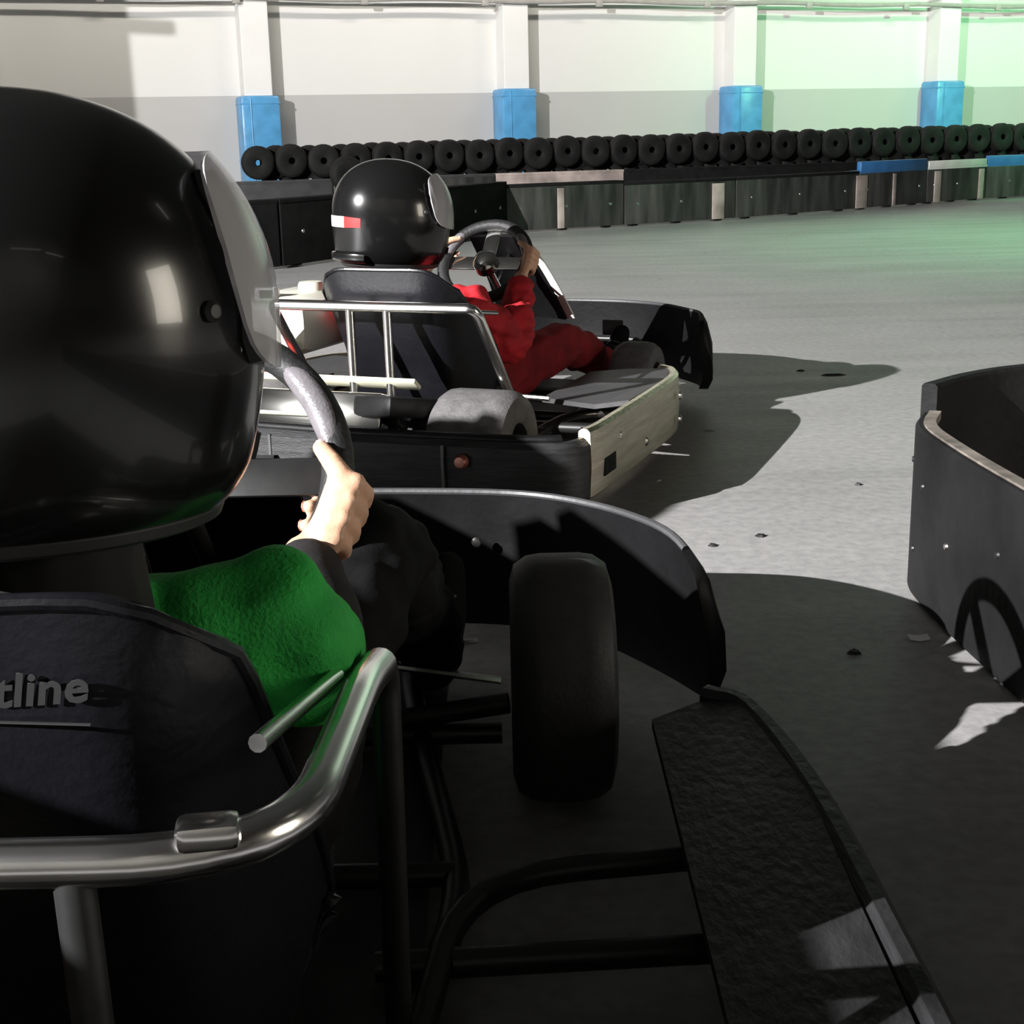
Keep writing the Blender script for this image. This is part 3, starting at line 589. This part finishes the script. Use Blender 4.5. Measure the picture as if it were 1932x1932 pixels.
    for k in range(6): en.box((-0.36, 0.36, 0.13 + k * 0.022), (0.20, 0.20, 0.012), bev=0.003)
    en.box((-0.36, 0.36, 0.17), (0.15, 0.15, 0.16), bev=0.01); eo = en.build('engine', M['iron'], K)
    MB().box((-0.30, 0.27, 0.235), (0.12, 0.05, 0.09), bev=0.015).build('starter_cover', M['red'], eo)
    MB().tube(smooth_path([(-0.42, 0.28, 0.2), (-0.42, 0.12, 0.2), (-0.2, 0.09, 0.16)], 0.06), 0.022, 12).build('exhaust', M['iron'], eo)
    # --- steering
    c = Vector(o['sw']); r = o['swr']; N = Vector((0, -math.cos(math.radians(40)), math.sin(math.radians(40)))); U = Vector((0, N.z, -N.y)); X = Vector((1, 0, 0))
    roll = math.radians(o.get('swroll', 0)); X, U = X * math.cos(roll) + U * math.sin(roll), U * math.cos(roll) - X * math.sin(roll)
    sw = MB().tube([c + (X * math.cos(a) + U * math.sin(a)) * r for a in [2 * PI * k / 48 for k in range(48)]], [0.0165 if 0.22 < abs(math.sin(2 * PI * k / 48)) else 0.0165 for k in range(48)], 14, closed=True).build('steering_wheel', M['rubber'], K)
    for a0, a1 in ((6, 50), (130, 174)):
        MB().tube([c + (X * math.cos(a) + U * math.sin(a)) * (r - 0.004) + N * 0.0058 for a in [math.radians(a0 + (a1 - a0) * k / 12) for k in range(13)]], [0.003, 0.009, 0.0122, 0.0138, 0.0145, 0.0148, 0.0148, 0.0148, 0.0145, 0.0138, 0.0122, 0.009, 0.003], 12).build('grip_pad', M['grip'], sw)
    for a in (math.radians(90), math.radians(0), math.radians(180)):
        d = X * math.cos(a) + U * math.sin(a); q = Matrix((d, N.cross(d), N)).transposed()
        MB().box(c + d * r * 0.52 - N * 0.008, (r * 0.95, 0.042, 0.006), q, bev=0.002).build('spoke', M['iron'] if o['side'] != 'steel' else M['polished'], sw)
    hub = MB().lathe([(0, 0.02), (0.022, 0.018), (0.035, 0.008), (0.036, -0.02), (0, -0.02)], n=20); q = Matrix((X, U, N)).transposed(); hub.v = [tuple(q @ Vector(v) + c) for v in hub.v]; hub.build('hub', M['polished'] if o['side'] == 'steel' else M['iron'], sw)
    MB().tube([c - N * 0.01, (0, 1.33, 0.12)], 0.011, 10).build('steering_column', M['chrome'] if o['side'] == 'steel' else M['iron'], K)
    # --- front fairing
    fw_, T, B = o['fair_w'], Vector(o['fair_t']), Vector(o['fair_b'])
    def fpt(u, v):
        p = T.lerp(B, v); w = fw_ * (0.8 + 0.35 * v); uu = u * 2 - 1
        return p + Vector((uu * w, -0.05 * uu * uu + 0.02 * math.sin(v * PI), 0.0))
    ff = MB().grid(fpt, 12, 14, 0.01).build('front_fairing', M['black'], K)
    ed = [fpt(1, v / 14) for v in range(0, 15)]
    MB().grid(lambda u, v: ed[int(round(v * 14))] + Vector((-0.004 + 0.034 * u, 0.006 - 0.02 * u, 0.004 * u)), 1, 14, 0.004).build('edge_strip', M['stickerw'] if o['side'] == 'steel' else M['black'], ff)
    MB().tube([T.lerp(B, 0.25) + Vector((0, -0.01, 0)), c - N * 0.10], 0.006, 8).build('fairing_stay', M['chrome'], K)
    return K

# ================================================================== DRIVERS
def helmet(parent, c, yaw, pitch, sticker, tone='helmet'):
    """full-face helmet; local +Y is forwards"""
    R = Matrix.Rotation(yaw, 3, 'Z') @ Matrix.Rotation(pitch, 3, 'X'); c = Vector(c)
    def sh(az, el, off=0.0):
        # az 0 = front, el = elevation
        ca, sa = math.cos(az), math.sin(az); ce, se = math.cos(el), math.sin(el)
        a = 0.124 + off; b = (0.150 if ca > 0 else 0.150) + off; h = (0.137 if se > 0 else 0.140) + off
        e = 0.92 if se > 0 else 0.92 - 0.42 * min(1, -se * 1.6); f = lambda t: math.copysign(abs(t) ** e, t)
        x = a * f(ce) * sa; y = b * f(ce) * ca; z = h * math.copysign(abs(se) ** 0.92, se)
        low = max(0.0, -se)
        x *= 1 - 0.05 * low; y += (0.020 * low * max(0, ca) - 0.022 * low * max(0, -ca) * low)
        y += 0.006 * max(0, se) * -1
        return R @ Vector((x, y, z)) + c
    rad = math.radians
    base = rad(-62)
    mb = MB()
    na, ne = 72, 40
    vs = []; fs = []
    for j in range(ne + 1):
        el = base + (rad(90) - base) * j / ne
        for i in range(na): vs.append(sh(2 * PI * i / na, el))
    o_ = len(vs)
    for j in range(ne + 1):
        el = base + (rad(90) - base) * j / ne
        for i in range(na): vs.append(sh(2 * PI * i / na, el, -0.02))
    def hole(i, j):
        az = ((i + 0.5) * 360 / na + 180) % 360 - 180; el = -62 + 152 * (j + 0.5) / ne
        return abs(az) < 53 and -5 < el < 38
    H = set((i, j) for i in range(na) for j in range(ne) if hole(i, j))
    for j in range(ne):
        for i in range(na):
            if (i, j) in H: continue
            i2 = (i + 1) % na
            fs.append((j * na + i, j * na + i2, (j + 1) * na + i2, (j + 1) * na + i)); fs.append((o_ + j * na + i, o_ + (j + 1) * na + i, o_ + (j + 1) * na + i2, o_ + j * na + i2))
            for (di, dj, a, b) in ((1, 0, (i2, j), (i2, j + 1)), (-1, 0, (i, j + 1), (i, j)), (0, 1, (i2, j + 1), (i, j + 1)), (0, -1, (i, j), (i2, j))):
                if ((i + di) % na, j + dj) in H or j + dj < 0:
                    A = a[1] * na + a[0]; B = b[1] * na + b[0]; fs.append((A, B, B + o_, A + o_))
    mb.add(vs, fs); hm = mb.build('helmet', M[tone], parent); hm['label'] = 'glossy black full-face helmet'
    # bottom roll, brow trim, visor, pivots
    MB().tube([sh(2 * PI * k / 56, base, -0.004) for k in range(56)], 0.009, 8, closed=True).build('neck_roll', M['trim'], hm)
    loop = [sh(rad(a), rad(38.5), 0.001) for a in range(-49, 50, 7)] + [sh(rad(53), rad(e), 0.001) for e in range(34, -3, -6)] + [sh(rad(a), rad(-6.5), 0.001) for a in range(49, -50, -7)] + [sh(rad(-53), rad(e), 0.001) for e in range(-2, 36, 6)]
    MB().tube(loop, 0.0045, 6, closed=True).build('eyeport_trim', M['trim'], hm)
    def vis(u, v):
        az = -63 + 126 * u; taper = max(0.0, 1 - abs(2 * u - 1) ** 5) ** 0.42
        el = 17 + (v - 0.5) * 54 * (0.12 + 0.88 * taper)
        return sh(rad(az), rad(el), 0.011)
    MB().grid(vis, 40, 14, -0.003).build('visor', M['visor'], hm)
    for s in (-1, 1):
        pc = sh(s * rad(68), rad(4), 0.004); nrm = (R @ Vector((s, 0.2, 0.1))).normalized(); q = nrm.to_track_quat('Z', 'Y').to_matrix()
        k = MB().lathe([(0, 0.002), (0.004, 0.0015), (0.0065, -0.001), (0.0065, -0.008), (0, -0.008)], n=20); k.v = [tuple(q @ Vector(v) + pc) for v in k.v]; k.build('visor_pivot', M['trim'], hm)
    # chin vent and rear ridge
    MB().grid(lambda u, v: sh(rad(-20 + 40 * u), rad(-40 + 9 * v), 0.0015), 8, 3, 0.003).build('chin_vent', M['trim'], hm)
    MB().grid(lambda u, v: sh(rad(128 + 104 * u), rad(-50 + 9 * v), 0.004 + 0.005 * math.sin(v * PI)), 20, 4, 0.006).build('rear_ridge', M[tone], hm)
    if sticker:
        MB().grid(lambda u, v: sh(rad(202 - 48 * u), rad(-12 + 10 * v), 0.0012), 8, 3, 0.001).build('white_sticker', M['stickerw'], hm)
        MB().grid(lambda u, v: sh(rad(154 - 21 * u), rad(-12 + (10 - 2 * u) * v + 1.0 * u), 0.0012), 8, 3, 0.001).build('red_sticker', M['stickerr'], hm)
    return hm, R

def hand_caps(mb, G, T, O, N, wrist, k=0.85, rim=0.0165):
    """right/left hand closed round a rim: T along rim (thumb side), O outwards, N towards the driver"""
    B = (O * 0.05 + N * 0.99).normalized(); Kx = (O * 0.99 - N * 0.05).normalized()
    ends = []; knuck = []
    def at(a, rr, t): a = math.radians(a); return G + T * t + (B * math.cos(a) + Kx * math.sin(a)) * rr
    specs = ((0.030, 0.0092, 238), (0.010, 0.0096, 246), (-0.010, 0.0092, 236), (-0.029, 0.0080, 220))
    for t, fr, aend in specs:
        t *= k; fr *= k; rr = rim + fr + 0.001; a = 34; pts = [at(a, rr + 0.006, t)]
        for q in (0.36, 0.70, 1.0): pts.append(at(a + (aend - a) * q, rr, t * (1 - 0.06 * q)))
        mid = [pts[0], at(a + (aend - a) * 0.18, rr + 0.003, t), pts[1], at(a + (aend - a) * 0.53, rr, t), pts[2], at(a + (aend - a) * 0.85, rr, t), pts[3]]
        for i in range(len(mid) - 1):
            f0 = 1.08 - 0.28 * i / 6; mb.capsule(mid[i], mid[i + 1], fr * f0, fr * (f0 - 0.045), 10)
        mb.sphere(pts[0], fr * 1.22, 10); mb.sphere(pts[1], fr * 1.06, 10); knuck.append(pts[0])
        ends.append((pts[3], (pts[3] - G - T * t).normalized()))
    w = Vector(wrist)
    for i, kn in enumerate(knuck):
        wq = w + T * k * (0.018 - 0.012 * i); mb.capsule(kn, wq, 0.0118 * k, 0.0145 * k, 10)
        mb.capsule(at(20, rim + 0.012, (0.024 - 0.018 * i) * k), wq, 0.012 * k, 0.013 * k, 10)
    # thumb leaves the side of the palm and lies along the inside of the rim
    t0 = w.lerp(knuck[0], 0.35) + T * 0.012 * k + N * 0.004; t1 = G + T * 0.034 * k + N * (rim + 0.012) + O * 0.004
    t2 = G + T * 0.050 * k + N * (rim + 0.009) - O * 0.014; t3 = G + T * 0.062 * k + N * (rim + 0.002) - O * 0.028
    mb.capsule(t0, t1, 0.0135 * k, 0.0118 * k, 10); mb.capsule(t1, t2, 0.0115 * k, 0.0102 * k, 10); mb.capsule(t2, t3, 0.0102 * k, 0.0085 * k, 10)
    return ends, (t3, N)

def build_person(loc, th, o):
    Pn = empty('person', loc, -math.radians(th)); tag(Pn, o['label'], 'person')
    V = Vector; hd = V(o['head']); k = o.get('k', 0.85)
    hip = V((0, 0.52, 0.185)); chest = V((hd.x * 0.5, max(0.43, hd.y + 0.055), hd.z - 0.31)); neck = V((hd.x * 0.9, hd.y + 0.02, hd.z - 0.135))
    sho = {s: chest + V((s * 0.15, 0.015, 0.075)) for s in (-1, 1)}
    c = V(o['sw']); N = V((0, -math.cos(math.radians(40)), math.sin(math.radians(40)))); U = V((0, N.z, -N.y)); X = V((1, 0, 0))
    def wr_fn(amp, f, seed):
        def fn(p, n_):
            q = V((p.x * f, p.y * f * 0.7, p.z * f * 1.3)) + V((seed, 0, 0)); return p + n_ * amp * (noise.noise(q) + 0.5 * noise.noise(q * 2.1))
        return fn
    body = MB(); shirt = MB(); pants = MB(); nails = []
    # trunk
    mid = hip.lerp(chest, 0.5)
    for mbx, e in ((body, -0.006), (shirt, 0.013)):
        for s in (-1, 1):
            mbx.capsule(hip + V((s * 0.055, 0, 0.02)), mid + V((s * 0.05, 0, 0)), 0.080 + e, 0.072 + e); mbx.capsule(mid + V((s * 0.05, 0, 0)), chest + V((s * 0.065, 0, 0.01)), 0.072 + e, 0.078 + e)
            mbx.capsule(chest + V((s * 0.06, 0, 0.04)), sho[s], 0.066 + e, 0.044 + e)
        mbx.capsule(chest + V((0, 0, 0.04)), neck + V((0, 0, -0.03)), 0.062 + e, 0.042 + e)
    body.capsule(neck + V((0, 0, -0.06)), hd + V((0, 0, -0.05)), 0.045, 0.045)
    # head with features, turned as the helmet is
    R = Matrix.Rotation(o['yaw'], 3, 'Z') @ Matrix.Rotation(o['pitch'], 3, 'X'); hq = hd + V((0, 0, -0.012))
    def H(x, y, z): return hq + R @ V((x, y, z))
    body.sphere(H(0, -0.008, 0.02), 0.086, 20, (0.88, 1.05, 1.0), R=R); body.sphere(H(0, 0.02, -0.045), 0.06, 18, (0.9, 1.05, 1.0), R=R); body.sphere(H(0, 0.055, -0.078), 0.026, 14)
    body.capsule(H(0, 0.084, 0.012), H(0, 0.098, -0.018), 0.007, 0.011, 10); body.sphere(H(0, 0.082, -0.045), 0.012, 10, (1.6, 0.7, 0.8), R=R)
    for s in (-1, 1):
        body.sphere(H(s * 0.078, -0.01, 0.0), 0.02, 12, (0.35, 0.8, 1.3), R=R); body.sphere(H(s * 0.03, 0.07, 0.024), 0.016, 12, (1.4, 0.6, 0.5), R=R)
    # arms and hands
    for s in (-1, 1):
        cuffs = MB()
        a = math.radians(o['grip'][s]); tx = X * (s * math.cos(a)) + U * math.sin(a); G = c + tx * o['swr']; T = (U * math.cos(a) - X * s * math.sin(a)).normalized()
        wr = V(o['wrist'][s]); el = V(o['elbow'][s])
        e_, th_ = hand_caps(body, G, T, tx, N, wr, k)
        nails += e_ + [th_]
        body.capsule(wr, wr.lerp(el, 0.5), 0.021 * k / 0.85, 0.029); body.capsule(wr.lerp(el, 0.5), el, 0.029, 0.031); body.capsule(el, sho[s], 0.033, 0.04)
        shirt.capsule(sho[s], sho[s].lerp(el, 0.5), 0.058, 0.055); shirt.capsule(sho[s].lerp(el, 0.5), el, 0.055, 0.050)
        w2 = wr.lerp(el, o.get('cuff', 0.12)); 
        tgt = cuffs if o['cuffmat'] else shirt
        cs = el.lerp(wr, 0.02)
        tgt.capsule(cs, el.lerp(w2, 0.55), 0.050, 0.046); tgt.tube([el.lerp(w2, 0.45), el.lerp(w2, 0.75), w2 + (w2 - el).normalized() * 0.0, w2 + (w2 - el).normalized() * 0.006], [0.046, 0.041, 0.035, 0.031], 16)
        if o['cuffmat']: remesh(cuffs, 'sleeve', M[o['cuffmat']], 0.006, 4, wr_fn(0.004, 14, 5.2), Pn)
        # legs
        kn = V(o['knee'][s]); an = V(o['ankle'][s]); hp = hip + V((s * 0.075, 0.0, 0.0))
        for mbx, e in ((body, 0.0), (pants, 0.014)):
            mbx.capsule(hp, hp.lerp(kn, 0.5), 0.073 + e, 0.062 + e); mbx.capsule(hp.lerp(kn, 0.5), kn, 0.062 + e, 0.050 + e); mbx.capsule(kn, kn.lerp(an, 0.4), 0.050 + e, 0.048 + e); mbx.capsule(kn.lerp(an, 0.4), an, 0.047 + e, 0.033 + e * 1.2)
        pants.capsule(hip + V((0, 0, 0.02)), hp, 0.105, 0.095)
        toe = an + V((s * 0.02, 0.085, 0.075)); body.capsule(an, toe, 0.028, 0.02)
        sm = MB(); heel = an + V((0, 0.01, -0.035)); sm.capsule(heel, heel.lerp(toe, 0.6), 0.036, 0.038); sm.capsule(heel.lerp(toe, 0.6), toe + V((0, 0.012, 0.012)), 0.038, 0.028); sm.capsule(an + V((0, 0, 0.02)), heel, 0.044, 0.036)
        sh_ = remesh(sm, 'shoe', M['blackcloth'], 0.006, 3, None, Pn)
        lv = (toe - heel).normalized(); up = V((0, -lv.z, lv.y)) * 1.0
        for q in (0.45, 0.58, 0.71): pc = heel.lerp(toe, q) - V((0, lv.z, -lv.y)) * 0.036; MB().tube([pc + V((-0.02, 0, 0)), pc + V((0, -0.006, 0.008)), pc + V((0.02, 0, 0))], 0.0028, 6).build('lace', M['greyplastic'], sh_)
    bo = remesh(body, 'body', M['skin'], 0.0036, 2, None, Pn)
    so = remesh(shirt, 'jersey', M[o['top']], 0.007, 5, wr_fn(*o['wrinkle'], 3.1), Pn); so['label'] = o['toplabel']
    remesh(pants, 'trousers', M[o['pants']], 0.008, 5, wr_fn(0.012, 17, 8.4), Pn)
    col_ = MB(); col_.capsule(neck + V((-0.01, -0.012, -0.065)), hd + V((-0.01, -0.01, -0.10)), 0.072, 0.066)  # black collar stands in for the shade under the helmet
    remesh(col_, 'neck_shade', M['lining'], 0.007, 4, wr_fn(0.004, 16, 1.7), Pn)
    eyes = MB()
    for s in (-1, 1): eyes.sphere(H(s * 0.03, 0.074, 0.022), 0.012, 12)
    eyes.build('eyes', M['eyewhite'], bo); ir = MB()
    for s in (-1, 1): ir.sphere(H(s * 0.03, 0.0835, 0.022), 0.0055, 10)
    ir.build('irises', M['iris'], bo); MB().sphere(H(0, 0.093, -0.045), 0.011, 12, (1.5, 0.45, 0.5), R=R).build('lips', M['lips'], bo)
    for p, d in nails:
        q = d.to_track_quat('Z', 'Y').to_matrix(); MB().sphere(p + d * 0.0062 * k, 0.0052 * k, 8, (1, 1.2, 0.35), R=q).build('nail', M['nail'], bo)
    helmet(Pn, hd, o['yaw'], o['pitch'], o['sticker'])
    return Pn

KA = dict(tyre='shaded_rubber', cw=0.145, cy=0.15, fwr=0.162, label='nearest black kart with a chrome guard behind its seat, cut off by the left edge', hw=0.665, ws=1.1, front=1.76, sf=1.07, sz=0.20, rz=0.20, side='scuffed', cover='scuffed', fz=0.28,
          fpath=[(0, 1.765), (0.2, 1.755), (0.38, 1.72), (0.5, 1.63), (0.585, 1.50), (0.635, 1.40)], rwx=0.42, fwx=0.42, seat_top=0.603, text='tline', text_at=(0.117, 0.537), steer=0.0,
          bar=dict(x=0.25, y=0.145, ya=0.42, ye=0.50, z=0.487, r=0.10, sup=(-0.12, 0.125), clamp=0.197, dz=0.028), box=(-0.42, -0.02), sw=(0.023, 0.84, 0.53), swr=0.165, fair_w=0.10, fair_t=(0, 1.02, 0.52), fair_b=(0, 1.32, 0.25))
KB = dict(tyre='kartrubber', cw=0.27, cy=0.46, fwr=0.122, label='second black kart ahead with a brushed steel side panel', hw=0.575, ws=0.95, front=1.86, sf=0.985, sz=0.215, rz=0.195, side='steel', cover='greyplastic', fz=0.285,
          fpath=[(0, 1.865), (0.15, 1.85), (0.28, 1.79), (0.39, 1.68), (0.455, 1.60), (0.475, 1.53)], rwx=0.295, fwx=0.36, seat_top=0.545,
          bar=dict(x=0.275, y=0.185, ya=0.20, ye=0.40, z=0.46, r=0.05, sup=(-0.055, 0.045), dz=-0.03), box=(-0.36, 0.09), sw=(0.03, 0.835, 0.51), swr=0.125, fair_w=0.10, fair_t=(-0.02, 1.07, 0.57), fair_b=(0.0, 1.33, 0.30))
K1L, K1T = (-0.36, 0.52, 0), 0.0
K2L, K2T = (-0.40, 3.22, 0), 22.0
build_kart(K1L, K1T, KA)
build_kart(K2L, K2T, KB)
build_person(K1L, K1T, dict(label='driver in a green jersey and black helmet gripping the wheel of the nearest kart', head=(0.066, 0.344, 0.747), yaw=math.radians(-46), pitch=math.radians(-4), sw=KA['sw'], swr=KA['swr'], k=1.0, grip={1: -17, -1: 8},
    wrist={1: (0.160, 0.778, 0.460), -1: (-0.15, 0.79, 0.5)}, elbow={1: (0.185, 0.61, 0.415), -1: (-0.25, 0.55, 0.38)}, knee={1: (0.20, 1.0, 0.40), -1: (-0.20, 1.0, 0.38)}, ankle={1: (0.24, 1.42, 0.13), -1: (-0.2, 1.42, 0.13)},
    top='green', toplabel='green jersey', wrinkle=(0.012, 14), pants='blackcloth', cuffmat='greycloth', sticker=False))
build_person(K2L, K2T, dict(label='driver in a red jersey with a red and white sticker on the black helmet', head=(-0.048, 0.417, 0.664), yaw=math.radians(-48), pitch=math.radians(-4), sw=KB['sw'], swr=KB['swr'], grip={1: 0, -1: 8},
    wrist={1: (0.15, 0.80, 0.47), -1: (-0.13, 0.79, 0.5)}, elbow={1: (0.205, 0.60, 0.315), -1: (-0.22, 0.55, 0.36)}, knee={1: (0.19, 1.02, 0.26), -1: (-0.19, 1.0, 0.33)}, ankle={1: (0.18, 1.47, 0.13), -1: (-0.18, 1.47, 0.13)},
    top='redcloth', toplabel='red jersey', wrinkle=(0.015, 19), pants='redpants', cuffmat=None, sticker=True))

# ================================================================== ADDED SHADOW CASTERS, LEFT OF THE FRAME
pw = empty('shade_wall', (-1.75, -0.1, 0)); tag(pw, 'unseen dark boards added to shade the nearest kart', 'shade wall')  # made-up blocker, keeps the floodlight off the nearest kart
for k in range(6):
    y1 = 1.24 if k < 5 else 1.0
    MB().box((0, (y1 - 1.1) / 2, (0.111 + k * 0.22) if k < 5 else 1.162), (0.04, y1 + 1.1, 0.215 if k < 5 else 0.115), bev=0.004).build('board', M['dark_wall'], pw)
for y in (-1.0, 0.0, 1.0): MB().box((-0.05, y, 0.6), (0.06, 0.06, 1.2), bev=0.004).build('post', M['frame'], pw)
for y in (-1.0, 1.0): MB().box((-0.25, y, 0.02), (0.5, 0.06, 0.04), bev=0.004).build('foot', M['frame'], pw)
ts = empty('shadow_disc', (-2.61, 1.02, 0), math.radians(-45)); tag(ts, 'unseen round disc on a pole, added to cast a shadow on the track', 'shadow disc')  # made-up blocker, its disc casts the round shadow lobe
MB().lathe([(0, -0.008), (0.25, -0.008), (0.255, 0.0), (0.25, 0.008), (0, 0.008)], (0, -0.03, 1.35), 'Y', 40).build('disc', M['white_cap'], ts)
MB().tube([(0, 0, 0.03), (0, 0, 1.6)], 0.02, 10).build('pole', M['frame'], ts)
MB().lathe([(0, 0.05), (0.05, 0.05), (0.2, 0.02), (0.2, 0.0), (0, 0.0)], n=28).build('base', M['rubber'], ts)

# crumbs of tyre rubber and one paper scrap on the track
crumbs = [((1.152, 4.955), 0.05, 0.015, 'flat dark rubber crumb in the far kart shadow'), ((0.537, 2.921), 0.014, 0.01, 'dark rubber crumb on the lit floor right of the karts'), ((0.424, 2.857), 0.012, 0.009, 'small dark rubber crumb on the lit floor nearest the front kart bumper'),
          ((0.568, 2.209), 0.014, 0.011, 'dark rubber crumb in the shadow left of the curved barrier'), ((0.855, 3.355), 0.01, 0.008, 'tiny dark rubber crumb on the lit floor behind the curved barrier'), ((1.06, 5.061), 0.02, 0.008, 'thin dark rubber crumb at the edge of the far shadow')]
for (x, y), a, b, lab in crumbs:
    m = MB(); n = 9; pr = [(a * (0.8 + 0.3 * random.random()) * math.cos(2 * PI * k / n), b * (0.8 + 0.3 * random.random()) * math.sin(2 * PI * k / n)) for k in range(n)]
    vs = [(px, py, 0.0005) for px, py in pr] + [(px * 0.6, py * 0.6, 0.004 + 0.002 * random.random()) for px, py in pr]
    m.add(vs, [tuple(range(n - 1, -1, -1)), tuple(range(n, 2 * n))] + [(k, (k + 1) % n, n + (k + 1) % n, n + k) for k in range(n)])
    tag(m.build('rubber_crumb', M['rubber'], loc=(x, y, 0)), lab, 'debris', 'rubber crumbs on the track')
m = MB(); m.grid(lambda u, v: ((u - 0.5) * 0.035, (v - 0.5) * 0.02, 0.002 + 0.006 * abs(u - 0.5) + 0.003 * v), 4, 3, -0.0006)
tag(m.build('paper_scrap', M['paper'], loc=(0.691, 2.262, 0)), 'crumpled white paper scrap at the foot of the curved barrier', 'paper')
